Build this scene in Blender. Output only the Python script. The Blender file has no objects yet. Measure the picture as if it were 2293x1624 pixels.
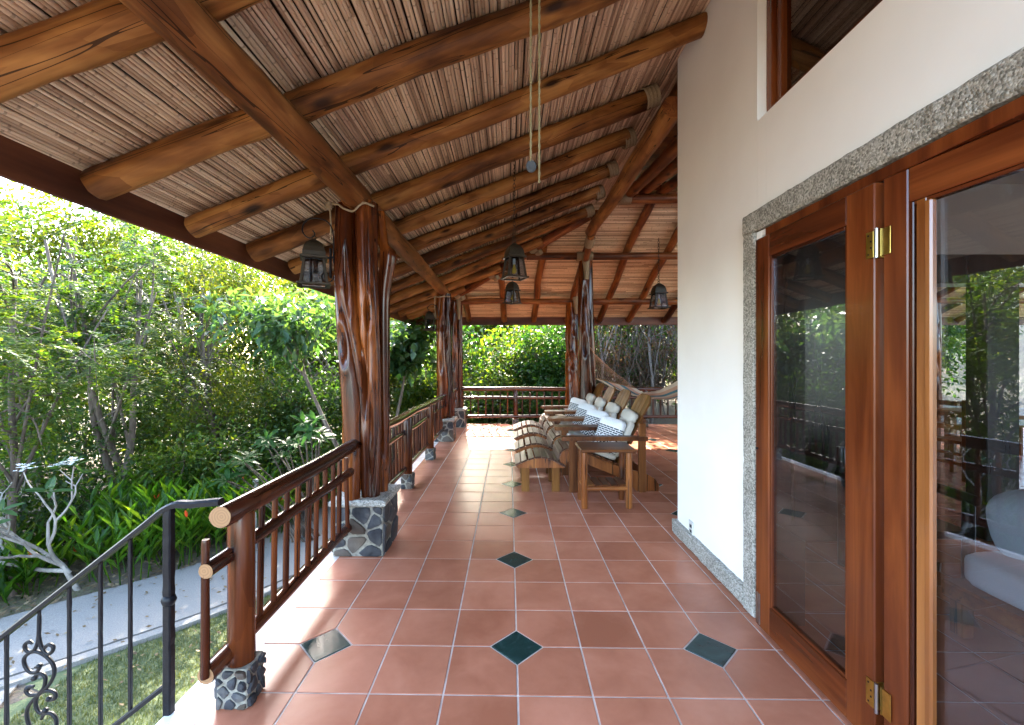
import bpy, math, random
import numpy as np
from mathutils import Vector, Matrix, noise

# ------------------------------------------------------------------ scene, camera, light
scene = bpy.context.scene
COL = scene.collection
R = math.radians

cam_data = bpy.data.cameras.new("camera")
cam_data.sensor_width = 36.0
cam_data.lens = 36.0 * 980 / 2293
cam_data.shift_x = 0.0026
cam_data.shift_y = -0.0022
cam_data.clip_start = 0.02
cam_data.clip_end = 2000
cam = bpy.data.objects.new("camera", cam_data)
COL.objects.link(cam)
cam.location = (0, 0, 1.49)
cam.rotation_euler = (R(90), 0, 0)
scene.camera = cam

SUN_EL, SUN_AZ = R(32.5), R(9)            # azimuth measured from +Y towards -X
world = bpy.data.worlds.new("World")
scene.world = world
world.use_nodes = True
wn = world.node_tree
wn.nodes.clear()
sky = wn.nodes.new("ShaderNodeTexSky")
sky.sky_type = 'NISHITA'
sky.sun_disc = False
sky.sun_elevation = SUN_EL
sky.sun_rotation = -SUN_AZ
sky.dust_density = 2.5
bg = wn.nodes.new("ShaderNodeBackground")
bg.inputs["Strength"].default_value = 0.15
wo = wn.nodes.new("ShaderNodeOutputWorld")
wn.links.new(sky.outputs[0], bg.inputs[0])
wn.links.new(bg.outputs[0], wo.inputs[0])

sun_data = bpy.data.lights.new("sun", 'SUN')
sun_data.energy = 3.2
sun_data.angle = R(0.5)
sun_data.color = (1.0, 0.93, 0.80)
sun = bpy.data.objects.new("sun", sun_data)
COL.objects.link(sun)
to_sun = Vector((-math.sin(SUN_AZ) * math.cos(SUN_EL), math.cos(SUN_AZ) * math.cos(SUN_EL), math.sin(SUN_EL)))
sun.rotation_euler = to_sun.to_track_quat('Z', 'Y').to_euler()

vs = scene.view_settings
vs.view_transform = 'Standard'
vs.look = 'None'
vs.gamma = 1.0
vs.use_curve_mapping = False
vs.exposure = 4.35
scene.render.engine = 'CYCLES'
cy = scene.cycles
cy.use_denoising = True
cy.denoising_prefilter = 'ACCURATE'
cy.max_bounces = 9
cy.diffuse_bounces = 5
cy.glossy_bounces = 4
cy.transmission_bounces = 6
cy.transparent_max_bounces = 10
cy.sample_clamp_indirect = 6.0
cy.caustics_reflective = False
cy.caustics_refractive = False

# ------------------------------------------------------------------ node helper and materials
class Nd:
    def __init__(s, name):
        s.m = bpy.data.materials.new(name)
        s.m.use_nodes = True
        s.t = s.m.node_tree
        s.t.nodes.clear()
    def n(s, typ, ins=None, **props):
        nd = s.t.nodes.new("ShaderNode" + typ)
        for k, v in props.items():
            setattr(nd, k, v)
        for k, v in (ins or {}).items():
            sock = nd.inputs[k]
            if isinstance(v, bpy.types.NodeSocket):
                s.t.links.new(v, sock)
            elif isinstance(v, bpy.types.Node):
                s.t.links.new(v.outputs[0], sock)
            else:
                if sock.type == 'RGBA' and len(v) == 3:
                    v = (*v, 1)
                sock.default_value = v
        return nd
    def math(s, op, a, b=0.0, c=0.0):
        return s.n("Math", {0: a, 1: b, 2: c}, operation=op).outputs[0]
    def mix(s, f, a, b, mode='MIX'):
        nd = s.n("Mix", {0: f, 6: a, 7: b}, data_type='RGBA', blend_type=mode)
        return nd.outputs[2]
    def ramp(s, f, stops):
        nd = s.n("ValToRGB", {0: f})
        el = nd.color_ramp.elements
        while len(el) > 1:
            el.remove(el[-1])
        for i, (p, c) in enumerate(stops):
            e = el[0] if i == 0 else el.new(p)
            e.position = p
            e.color = (*c, 1) if len(c) == 3 else c
        return nd.outputs[0]
    def coords(s, scale=(1, 1, 1), kind='Object', rnd=True):
        v = s.n("TexCoord").outputs[kind]
        if rnd:
            oi = s.n("ObjectInfo").outputs["Random"]
            off = s.math('MULTIPLY', oi, 37.0)
            v = s.n("VectorMath", {0: v, 1: s.n("CombineXYZ", {0: off, 1: off, 2: off})}, operation='ADD').outputs[0]
        return s.n("Mapping", {"Vector": v, "Scale": scale}).outputs[0]
    def noise(s, vec, scale=1.0, detail=4.0, dist=0.0, rough=0.55):
        return s.n("TexNoise", {"Vector": vec, "Scale": scale, "Detail": detail, "Distortion": dist, "Roughness": rough}).outputs[0]
    def bump(s, h, strength=0.3, dist=0.01):
        return s.n("Bump", {"Strength": strength, "Distance": dist, "Height": h}).outputs[0]
    def out(s, shader):
        o = s.n("OutputMaterial")
        s.t.links.new(shader if isinstance(shader, bpy.types.NodeSocket) else shader.outputs[0], o.inputs[0])
        return s.m
    def pbr(s, **kw):
        ins = {k.replace("_", " "): v for k, v in kw.items()}
        return s.out(s.n("BsdfPrincipled", ins))

def wood(name, dark, mid, light, rough=0.35, scale=(11, 11, 0.9), coat=0.0, bump=0.12, blotch=2.2, streak=0.5, knots=0.0, spec=0.5):
    d = Nd(name)
    g = d.noise(d.coords(scale), 1.0, 6, 0.7)
    b = d.noise(d.coords((blotch, blotch, blotch * 0.35)), 1.0, 3, 0.4)
    f = d.math('ADD', d.math('MULTIPLY', g, streak), d.math('MULTIPLY', b, 1 - streak))
    oi = d.n("ObjectInfo").outputs["Random"]
    f = d.math('ADD', f, d.math('MULTIPLY', d.math('SUBTRACT', oi, 0.5), 0.10))
    hgt = g
    if knots:
        # hewn patches
        vo = d.n("TexVoronoi", {"Vector": d.coords((9, 9, 2.6)), "Scale": 1.0, "Randomness": 1.0})
        pt = d.n("SeparateColor", {0: vo.outputs["Color"]}).outputs[0]
        f = d.math('ADD', f, d.math('MULTIPLY', d.math('SUBTRACT', pt, 0.5), 0.13 * knots))
    c = d.ramp(f, [(0.37, dark), (0.50, mid), (0.63, light)])
    if knots:
        kv = d.n("TexVoronoi", {"Vector": d.coords((5.5, 5.5, 1.9)), "Scale": 1.0, "Randomness": 1.0}).outputs["Distance"]
        kw = d.math('ADD', kv, d.math('MULTIPLY', d.math('SUBTRACT', g, 0.5), 0.25))
        kf = d.ramp(kw, [(0.07, (0, 0, 0)), (0.20, (1, 1, 1))])
        c = d.mix(kf, [x * 0.35 for x in dark], c)
        # long drying cracks
        cr = d.noise(d.coords((16, 16, 0.32)), 1.0, 2, 0.25)
        ck = d.math('LESS_THAN', d.math('ABSOLUTE', d.math('SUBTRACT', cr, 0.56)), 0.008)
        c = d.mix(d.math('MULTIPLY', ck, 0.85), c, [x * 0.12 for x in dark])
        hgt = d.math('SUBTRACT', d.math('ADD', g, d.math('MULTIPLY', pt, 0.35)), d.math('MULTIPLY', ck, 0.6))
    fine = d.noise(d.coords((60, 60, 3)), 1.0, 4)
    c = d.mix(d.math('MULTIPLY', d.math('SUBTRACT', fine, 0.3), 0.55), c, [x * 0.5 for x in dark])
    rg = d.math('ADD', rough - 0.08, d.math('MULTIPLY', g, 0.16))
    ins = {"Base Color": c, "Roughness": rg, "Normal": d.bump(d.math('ADD', hgt, d.math('MULTIPLY', fine, 0.3)), bump, 0.01),
           "Coat Weight": coat, "Coat Roughness": 0.10, "Specular IOR Level": spec}
    return d.out(d.n("BsdfPrincipled", ins))

def plain(name, color, rough=0.5, metal=0.0, var=0.12, scale=30, bump=0.05, spec=0.5):
    d = Nd(name)
    n = d.noise(d.coords((1, 1, 1)), scale, 4)
    c = d.ramp(n, [(0.25, [x * (1 - var) for x in color]), (0.75, [min(1, x * (1 + var)) for x in color])])
    return d.pbr(Base_Color=c, Roughness=rough, Metallic=metal, Normal=d.bump(n, bump, 0.004), Specular_IOR_Level=spec)

MAT = {}
MAT['trunk'] = wood('varnished_trunk', (0.024, 0.0055, 0.0025), (0.092, 0.021, 0.005), (0.30, 0.085, 0.015), 0.22, (4.5, 4.5, 0.55), 0.06, 0.05, 4.0, 0.6, 0.8, 0.26)
MAT['rail'] = wood('varnished_rail', (0.016, 0.005, 0.003), (0.050, 0.013, 0.006), (0.12, 0.034, 0.012), 0.20, (16, 16, 1.0), 0.20, 0.10, 2.2, 0.5, 0.5, 0.3)
MAT['post'] = wood('varnished_post', (0.015, 0.004, 0.002), (0.055, 0.013, 0.0045), (0.145, 0.037, 0.009), 0.22, (16, 16, 0.8), 0.08, 0.10, 2.2, 0.5, 0.7, 0.22)
MAT['rafter'] = wood('rafter_log', (0.070, 0.024, 0.008), (0.215, 0.082, 0.022), (0.40, 0.185, 0.055), 0.50, (9, 9, 0.8), 0.0, 0.20, 5.0, 0.42, 0.7, 0.15)
MAT['beam'] = wood('beam_log', (0.070, 0.023, 0.008), (0.19, 0.068, 0.020), (0.37, 0.16, 0.048), 0.50, (8, 8, 0.7), 0.0, 0.20, 4.0, 0.42, 0.7, 0.15)
MAT['redlog'] = wood('red_log', (0.060, 0.016, 0.006), (0.17, 0.050, 0.014), (0.32, 0.115, 0.032), 0.42, (9, 9, 0.8), 0.0, 0.18, 4.0, 0.45, 0.7, 0.2)
MAT['fascia'] = wood('fascia_board', (0.045, 0.014, 0.008), (0.105, 0.034, 0.016), (0.19, 0.066, 0.026), 0.5, (5, 5, 0.6), 0.0, 0.10, 2.2, 0.5, 0.0, 0.25)
MAT['door'] = wood('door_mahogany', (0.036, 0.008, 0.003), (0.105, 0.023, 0.0065), (0.20, 0.052, 0.013), 0.24, (9, 9, 0.7), 0.15, 0.04, 1.2, 0.5, 0.0, 0.3)
MAT['doorlight'] = wood('door_light', (0.13, 0.037, 0.008), (0.22, 0.072, 0.016), (0.32, 0.12, 0.032), 0.24, (9, 9, 0.7), 0.5, 0.04, 1.2)
MAT['chair'] = wood('chair_wood', (0.045, 0.013, 0.005), (0.115, 0.037, 0.011), (0.20, 0.072, 0.021), 0.36, (14, 14, 1.2), 0.0, 0.08, 2.2, 0.5, 0.0, 0.2)
MAT['chairback'] = wood('chair_back_wood', (0.075, 0.026, 0.006), (0.16, 0.061, 0.013), (0.25, 0.108, 0.026), 0.46, (14, 14, 1.2), 0.0, 0.08, 2.2, 0.5, 0.0, 0.15)
MAT['slat'] = wood('footrest_slat', (0.040, 0.019, 0.014), (0.075, 0.038, 0.028), (0.13, 0.072, 0.054), 0.36, (14, 14, 1.2), 0.0, 0.08, 2.2, 0.5, 0.0, 0.12)
MAT['tablelog'] = wood('table_log', (0.085, 0.022, 0.006), (0.21, 0.063, 0.015), (0.34, 0.125, 0.036), 0.36, (10, 10, 0.9), 0.0, 0.1, 2.2, 0.5, 0.5, 0.25)
MAT['darkwood'] = wood('dark_wood', (0.012, 0.008, 0.007), (0.03, 0.018, 0.014), (0.06, 0.035, 0.025), 0.3, (9, 9, 0.8), 0.2, 0.05)
MAT['bark'] = wood('bark', (0.035, 0.024, 0.016), (0.09, 0.062, 0.044), (0.18, 0.135, 0.10), 0.9, (10, 10, 2.5), 0.0, 0.6, 3.0)
MAT['palebark'] = wood('pale_bark', (0.11, 0.095, 0.08), (0.20, 0.175, 0.15), (0.34, 0.30, 0.26), 0.85, (12, 12, 4.0), 0.0, 0.4, 3.0)

def cut_end():
    d = Nd('cut_end')
    v = d.coords((1, 1, 0), rnd=False)
    rings = d.n("TexWave", {"Vector": v, "Scale": 28.0, "Distortion": 2.5, "Detail": 3.0}, wave_type='RINGS', rings_direction='Z').outputs[1]
    n = d.noise(d.coords((1, 1, 1)), 40, 4)
    c = d.mix(d.math('MULTIPLY', rings, 0.75), (0.27, 0.145, 0.062), (0.17, 0.080, 0.032))
    c = d.mix(d.math('MULTIPLY', n, 0.3), c, (0.17, 0.085, 0.04))
    return d.pbr(Base_Color=c, Roughness=0.5)
MAT['cut'] = cut_end()

def cane(name, island):
    d = Nd(name)
    rnd = d.n("NewGeometry").outputs["Random Per Island"] if island else d.n("ObjectInfo").outputs["Random"]
    tc = d.n("TexCoord").outputs["Object"]
    sep = d.n("SeparateXYZ", {0: tc})
    along = sep.outputs[0] if island else sep.outputs[2]
    # pieces of about 2 m laid end to end, each with its own shade
    pc = d.math('FLOOR', d.math('ADD', d.math('MULTIPLY', along, 0.47), d.math('MULTIPLY', rnd, 29.0)))
    wnz = d.n("TexWhiteNoise", {"Vector": d.n("CombineXYZ", {0: pc, 1: d.math('MULTIPLY', rnd, 91.0), 2: 0.0})}, noise_dimensions='2D').outputs[0]
    v = d.n("CombineXYZ", {0: d.math('ADD', sep.outputs[1 if island else 0], d.math('MULTIPLY', rnd, 40.0)), 1: sep.outputs[2 if island else 1], 2: along})
    st = d.noise(d.n("Mapping", {"Vector": v, "Scale": (70, 70, 2.4)}).outputs[0], 1.0, 5, 0.4)
    bl = d.noise(d.n("Mapping", {"Vector": v, "Scale": (6, 6, 1.1)}).outputs[0], 1.0, 3)
    f = d.math('ADD', d.math('MULTIPLY', wnz, 0.52), d.math('ADD', d.math('MULTIPLY', st, 0.35), d.math('MULTIPLY', bl, 0.42)))
    c = d.ramp(f, [(0.26, (0.13, 0.075, 0.052)), (0.46, (0.34, 0.245, 0.19)), (0.68, (0.56, 0.455, 0.38)), (0.95, (0.70, 0.61, 0.53))])
    # node rings about every 28 cm
    fr = d.math('FRACT', d.math('ADD', d.math('MULTIPLY', along, 3.4), d.math('MULTIPLY', rnd, 13.0)))
    nd_ = d.math('LESS_THAN', d.math('ABSOLUTE', d.math('SUBTRACT', fr, 0.5)), 0.018)
    c = d.mix(d.math('MULTIPLY', nd_, 0.45), c, (0.09, 0.055, 0.04))
    c = d.mix(1.0, c, (1.22, 1.10, 0.84) if island else (1.10, 0.97, 0.80), 'MULTIPLY')  # far canes tinted lighter: bounce light off the sunlit floor put into the colour
    return d.pbr(Base_Color=c, Roughness=0.42, Normal=d.bump(st, 0.2, 0.004), Specular_IOR_Level=0.45)
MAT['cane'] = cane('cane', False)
MAT['canefarlit'] = cane('cane_far_lit', True)

def tile_mat():
    d = Nd('terracotta_tile')
    oi = d.n("ObjectInfo").outputs["Random"]
    n = d.noise(d.n("NewGeometry").outputs["Position"], 3.2, 5, 0.5)
    n2 = d.noise(d.n("NewGeometry").outputs["Position"], 22, 4)
    f = d.math('ADD', d.math('MULTIPLY', n, 0.72), d.math('ADD', d.math('MULTIPLY', n2, 0.12), d.math('MULTIPLY', d.math('SUBTRACT', oi, 0.25), 0.30)))
    c = d.ramp(f, [(0.28, (0.31, 0.110, 0.060)), (0.52, (0.42, 0.162, 0.094)), (0.78, (0.52, 0.220, 0.136))])
    rg = 0.27
    wv = d.noise(d.n("NewGeometry").outputs["Position"], 6, 3)
    return d.pbr(Base_Color=c, Roughness=rg, Specular_IOR_Level=0.24)
MAT['tile'] = tile_mat()
def grout_mat():
    d = Nd('grout')
    n = d.noise(d.n("NewGeometry").outputs["Position"], 9, 5)
    c = d.ramp(n, [(0.3, (0.40, 0.33, 0.29)), (0.65, (0.66, 0.60, 0.55))])
    return d.pbr(Base_Color=c, Roughness=0.7)
MAT['grout'] = grout_mat()
def slate_mat():
    d = Nd('green_slate')
    n = d.noise(d.coords((1, 1, 1)), 7, 6, 1.2)
    c = d.ramp(n, [(0.3, (0.004, 0.014, 0.014)), (0.55, (0.010, 0.034, 0.031)), (0.78, (0.045, 0.085, 0.078))])
    return d.pbr(Base_Color=c, Roughness=0.20, Normal=d.bump(n, 0.12, 0.012), Specular_IOR_Level=0.2)
MAT['slate'] = slate_mat()
def plaster():
    d = Nd('white_plaster')
    p = d.n("NewGeometry").outputs["Position"]
    n = d.noise(p, 1.6, 4)
    n2 = d.noise(p, 60, 4)
    c = d.ramp(n, [(0.3, (0.82, 0.80, 0.775)), (0.7, (0.88, 0.865, 0.845))])
    return d.pbr(Base_Color=c, Roughness=0.75, Normal=d.bump(d.math('ADD', n2, d.math('MULTIPLY', n, 3.0)), 0.09, 0.004))
MAT['plaster'] = plaster()
def granite():
    d = Nd('washed_granite')
    p = d.n("NewGeometry").outputs["Position"]
    vo = d.n("TexVoronoi", {"Vector": p, "Scale": 130.0, "Randomness": 1.0})
    n = d.noise(p, 60, 5, 0.5)
    n2 = d.noise(p, 5, 3)
    f = d.math('ADD', d.math('MULTIPLY', d.n("SeparateColor", {0: vo.outputs["Color"]}).outputs[0], 0.5), d.math('ADD', d.math('MULTIPLY', n, 0.5), d.math('MULTIPLY', d.math('SUBTRACT', n2, 0.5), 0.4)))
    c = d.ramp(f, [(0.25, (0.13, 0.125, 0.105)), (0.5, (0.30, 0.285, 0.25)), (0.78, (0.50, 0.48, 0.43))])
    return d.pbr(Base_Color=c, Roughness=0.7, Normal=d.bump(d.math('SUBTRACT', n, vo.outputs["Distance"]), 0.45, 0.008))
MAT['granite'] = granite()
def basalt():
    d = Nd('basalt')
    n = d.noise(d.coords((1, 1, 1)), 9, 6, 0.6)
    oi = d.n("ObjectInfo").outputs["Random"]
    f = d.math('ADD', n, d.math('MULTIPLY', d.math('SUBTRACT', oi, 0.5), 0.22))
    c = d.ramp(f, [(0.3, (0.016, 0.017, 0.020)), (0.55, (0.042, 0.044, 0.050)), (0.8, (0.11, 0.105, 0.095))])
    c = d.mix(d.math('MULTIPLY', d.math('GREATER_THAN', d.math('FRACT', d.math('MULTIPLY', oi, 7.0)), 0.7), 0.5), c, (0.10, 0.070, 0.045))
    return d.pbr(Base_Color=c, Roughness=0.62, Normal=d.bump(n, 0.5, 0.02), Specular_IOR_Level=0.22)
MAT['basalt'] = basalt()
MAT['mortar'] = plain('mortar', (0.21, 0.195, 0.16), 0.9, var=0.5, scale=50, bump=0.3)
MAT['iron'] = plain('black_iron', (0.007, 0.0075, 0.010), 0.42, 0.0, 0.3, 60, 0.3, 0.18)
MAT['oldmetal'] = plain('aged_lantern_metal', (0.026, 0.018, 0.010), 0.55, 0.2, 0.35, 25, 0.25, 0.25)
MAT['brass'] = plain('brass', (0.62, 0.42, 0.10), 0.28, 1.0, 0.2, 30, 0.05)
MAT['steel'] = plain('steel', (0.42, 0.43, 0.44), 0.3, 1.0, 0.1)
MAT['socket'] = plain('socket_plastic', (0.62, 0.61, 0.58), 0.4)
MAT['greyplastic'] = plain('grey_plastic', (0.06, 0.062, 0.065), 0.6, 0, 0.1, 30, 0.05, 0.1)
MAT['bulb'] = plain('yellow_bulb', (0.75, 0.47, 0.05), 0.12, 0, 0.05)
MAT['rope'] = plain('jute_rope', (0.27, 0.20, 0.125), 0.9, 0, 0.35, 160, 0.7)
MAT['cord'] = plain('pull_cord', (0.22, 0.175, 0.085), 0.7, 0, 0.3, 300, 0.6)
MAT['linen'] = plain('linen', (0.52, 0.475, 0.41), 0.9, 0, 0.06, 220, 0.25)
MAT['sofa'] = plain('sofa_linen', (0.66, 0.66, 0.67), 0.9, 0, 0.06, 220, 0.25)
MAT['whitepaint'] = plain('white_paint', (0.80, 0.80, 0.80), 0.5, 0, 0.04, 20)
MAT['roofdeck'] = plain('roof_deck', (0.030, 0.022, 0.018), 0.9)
MAT['concrete'] = plain('path_concrete', (0.20, 0.188, 0.170), 0.9, 0, 0.30, 80, 0.15, 0.15)
MAT['flower'] = plain('white_flower', (0.82, 0.80, 0.76), 0.6)
MAT['redflower'] = plain('red_flower', (0.65, 0.06, 0.01), 0.5)

def glass():
    d = Nd('window_glass')
    fc = d.n("LayerWeight", {"Blend": 0.5}).outputs["Facing"]
    r = d.math('ADD', 0.075, d.math('MULTIPLY', d.math('POWER', fc, 4.0), 0.90))
    return d.out(d.n("MixShader", {0: r, 1: d.n("BsdfTransparent", {"Color": (0.72, 0.76, 0.80)}), 2: d.n("BsdfGlossy", {"Roughness": 0.012, "Color": (0.95, 0.96, 1.0)})}))
MAT['glass'] = glass()

def leafmat(name, stops, trans=0.42, rough=0.48, spec=0.28):
    d = Nd(name)
    g = d.n("NewGeometry").outputs["Random Per Island"]
    p = d.noise(d.n("NewGeometry").outputs["Position"], 0.9, 3)
    f = d.math('ADD', d.math('MULTIPLY', g, 0.62), d.math('MULTIPLY', d.math('SUBTRACT', p, 0.25), 0.75))
    c = d.ramp(f, stops)
    fine = d.noise(d.n("NewGeometry").outputs["Position"], 45, 3)
    c = d.mix(d.math('MULTIPLY', fine, 0.25), c, (0.03, 0.05, 0.01))
    tcol = d.mix(1.0, c, (2.0, 1.85, 0.55), 'MULTIPLY')
    c = d.mix(1.0, c, (0.60, 0.58, 0.54), 'MULTIPLY')
    pb = d.n("BsdfPrincipled", {"Base Color": c, "Roughness": rough, "Specular IOR Level": spec})
    tr = d.n("BsdfTranslucent", {"Color": tcol})
    return d.out(d.n("MixShader", {0: trans, 1: pb.outputs[0], 2: tr.outputs[0]}))
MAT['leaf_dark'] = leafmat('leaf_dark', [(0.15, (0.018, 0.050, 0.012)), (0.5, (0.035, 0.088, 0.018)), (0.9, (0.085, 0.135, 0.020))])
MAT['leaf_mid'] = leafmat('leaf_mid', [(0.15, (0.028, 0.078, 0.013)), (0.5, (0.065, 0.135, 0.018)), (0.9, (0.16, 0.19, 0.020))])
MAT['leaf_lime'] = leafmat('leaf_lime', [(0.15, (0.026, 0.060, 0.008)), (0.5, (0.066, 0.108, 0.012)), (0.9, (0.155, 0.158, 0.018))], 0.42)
MAT['leaf_blue'] = leafmat('leaf_blue', [(0.15, (0.030, 0.090, 0.040)), (0.5, (0.060, 0.135, 0.055)), (0.9, (0.12, 0.19, 0.07))], 0.35, 0.32)
MAT['leaf_dry'] = leafmat('leaf_dry', [(0.15, (0.06, 0.045, 0.045)), (0.5, (0.12, 0.075, 0.06)), (0.9, (0.22, 0.10, 0.05))], 0.25, 0.7)
MAT['leaf_ginger'] = leafmat('leaf_ginger', [(0.15, (0.03, 0.11, 0.012)), (0.5, (0.07, 0.18, 0.018)), (0.9, (0.15, 0.24, 0.02))], 0.5, 0.3)
MAT['leaf_big'] = leafmat('leaf_big', [(0.15, (0.014, 0.062, 0.014)), (0.5, (0.024, 0.082, 0.017)), (0.9, (0.045, 0.11, 0.02))], 0.32, 0.5, 0.15)
MAT['grass'] = leafmat('grass_blade', [(0.15, (0.06, 0.095, 0.035)), (0.5, (0.105, 0.135, 0.055)), (0.9, (0.19, 0.18, 0.10))], 0.25, 0.7, 0.1)
MAT['litter'] = leafmat('leaf_litter', [(0.15, (0.10, 0.065, 0.04)), (0.5, (0.22, 0.15, 0.09)), (0.9, (0.40, 0.32, 0.22))], 0.15, 0.8)

def ground_mat():
    d = Nd('ground_soil')
    p = d.n("NewGeometry").outputs["Position"]
    a = d.noise(p, 0.5, 5, 0.3)
    b = d.noise(p, 14, 6)
    f = d.math('ADD', d.math('MULTIPLY', a, 0.5), d.math('MULTIPLY', b, 0.5))
    c = d.ramp(f, [(0.3, (0.055, 0.040, 0.026)), (0.5, (0.105, 0.080, 0.055)), (0.62, (0.10, 0.10, 0.04)), (0.8, (0.20, 0.16, 0.11))])
    return d.pbr(Base_Color=c, Roughness=0.95, Normal=d.bump(b, 0.8, 0.05))
MAT['ground'] = ground_mat()
def lawn_mat():
    d = Nd('lawn_turf')
    p = d.n("NewGeometry").outputs["Position"]
    f = d.math('ADD', d.math('MULTIPLY', d.noise(p, 1.5, 4), 0.5), d.math('MULTIPLY', d.noise(p, 40, 5), 0.5))
    c = d.ramp(f, [(0.3, (0.040, 0.060, 0.022)), (0.55, (0.075, 0.095, 0.038)), (0.8, (0.14, 0.13, 0.07))])
    return d.pbr(Base_Color=c, Roughness=0.95, Normal=d.bump(f, 0.8, 0.03))
MAT['lawn'] = lawn_mat()

def pillow_mat():
    d = Nd('pillow_print')
    uv = d.n("SeparateXYZ", {0: d.n("TexCoord").outputs["UV"]})
    u, v = uv.outputs[0], uv.outputs[1]
    tri = d.math('ABSOLUTE', d.math('SUBTRACT', d.math('FRACT', d.math('MULTIPLY', u, 5.0)), 0.5))
    zz = d.math('LESS_THAN', d.math('FRACT', d.math('ADD', d.math('MULTIPLY', v, 12.0), d.math('MULTIPLY', tri, 1.9))), 0.50)
    zz = d.math('MULTIPLY', zz, d.math('LESS_THAN', v, 0.47))
    row = d.math('MULTIPLY', v, 19.0)
    ds = d.math('LESS_THAN', d.math('FRACT', row), 0.66)
    dc = d.math('LESS_THAN', d.math('FRACT', d.math('ADD', d.math('MULTIPLY', u, 7.0), d.math('MULTIPLY', d.math('FLOOR', row), 0.5))), 0.88)
    dash = d.math('MULTIPLY', d.math('MULTIPLY', ds, dc), d.math('MULTIPLY', d.math('GREATER_THAN', v, 0.48), d.math('LESS_THAN', v, 0.735)))
    dia = d.math('ADD', d.math('ABSOLUTE', d.math('SUBTRACT', d.math('FRACT', d.math('MULTIPLY', u, 4.0)), 0.5)), d.math('ABSOLUTE', d.math('SUBTRACT', d.math('FRACT', d.math('MULTIPLY', v, 6.0)), 0.5)))
    rel = d.math('MULTIPLY', d.math('LESS_THAN', d.math('FRACT', d.math('MULTIPLY', dia, 3.0)), 0.3), d.math('GREATER_THAN', v, 0.77))
    ink = d.math('MAXIMUM', zz, dash)
    base = d.mix(d.math('MULTIPLY', rel, 0.14), (0.76, 0.75, 0.74), (0.40, 0.42, 0.46))
    c = d.mix(ink, base, (0.018, 0.022, 0.032))
    w = d.noise(d.n("TexCoord").outputs["Object"], 240, 3)
    return d.pbr(Base_Color=c, Roughness=0.9, Normal=d.bump(d.math('ADD', w, rel), 0.25, 0.003))
MAT['pillow'] = pillow_mat()

def hammock_mat():
    d = Nd('hammock_weave')
    uv = d.n("SeparateXYZ", {0: d.n("TexCoord").outputs["UV"]})
    c = d.n("ValToRGB", {0: uv.outputs[1]})
    cr = c.color_ramp
    cr.interpolation = 'CONSTANT'
    seq = [(0.0, (0.55, 0.40, 0.27)), (0.14, (0.05, 0.13, 0.15)), (0.26, (0.52, 0.27, 0.17)), (0.42, (0.55, 0.40, 0.27)),
           (0.55, (0.05, 0.14, 0.16)), (0.68, (0.52, 0.27, 0.17)), (0.84, (0.60, 0.47, 0.34))]
    while len(cr.elements) > 1:
        cr.elements.remove(cr.elements[-1])
    for i, (p, q) in enumerate(seq):
        e = cr.elements[0] if i == 0 else cr.elements.new(p)
        e.position = p
        e.color = (*q, 1)
    w = d.n("TexWave", {"Vector": d.n("TexCoord").outputs["UV"], "Scale": 40.0}).outputs[1]
    return d.pbr(Base_Color=c.outputs[0], Roughness=0.9, Normal=d.bump(w, 0.4, 0.004))
MAT['hammock'] = hammock_mat()
MAT['hammockcord'] = plain('hammock_cord', (0.50, 0.24, 0.13), 0.85)

# ------------------------------------------------------------------ mesh helpers
def world_of(o):
    m = o.matrix_basis.copy()
    return m if o.parent is None else world_of(o.parent) @ o.matrix_parent_inverse @ m

def adopt(o, parent):
    if parent is not None:
        o.parent = parent
        o.matrix_parent_inverse = world_of(parent).inverted()

def tag(o, label, cat, group=None):
    o['label'] = label
    o['category'] = cat
    if group:
        o['group'] = group
    return o

def thing(name, label, cat, loc=(0, 0, 0), group=None):
    o = bpy.data.objects.new(name, None)
    COL.objects.link(o)
    o.location = loc
    o.empty_display_size = 0.1
    return tag(o, label, cat, group)

def put(name, mesh, parent=None, M=None, kind=None, label=None):
    o = bpy.data.objects.new(name, mesh)
    COL.objects.link(o)
    adopt(o, parent)
    if M is not None:
        o.matrix_basis = M
    if kind:
        o['kind'] = kind
    if label:
        o['label'] = label
    return o

def copy_thing(root, delta, label=None, group=None, rot=None):
    def cp(o, par):
        c = o.copy()
        COL.objects.link(c)
        if par is not None:
            c.parent = par
            c.matrix_parent_inverse = o.matrix_parent_inverse.copy()
            c.matrix_basis = o.matrix_basis.copy()
        for ch in [x for x in kids[o.name]]:
            cp(ch, c)
        return c
    kids = {}
    allo = [root]
    i = 0
    while i < len(allo):
        o = allo[i]
        kids[o.name] = [x for x in bpy.data.objects if x.parent == o]
        allo += kids[o.name]
        i += 1
    c = cp(root, None)
    c.location = root.location + Vector(delta)
    if rot is not None:
        c.rotation_euler = rot
    if label:
        c['label'] = label
    if group:
        c['group'] = group
    return c

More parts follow.
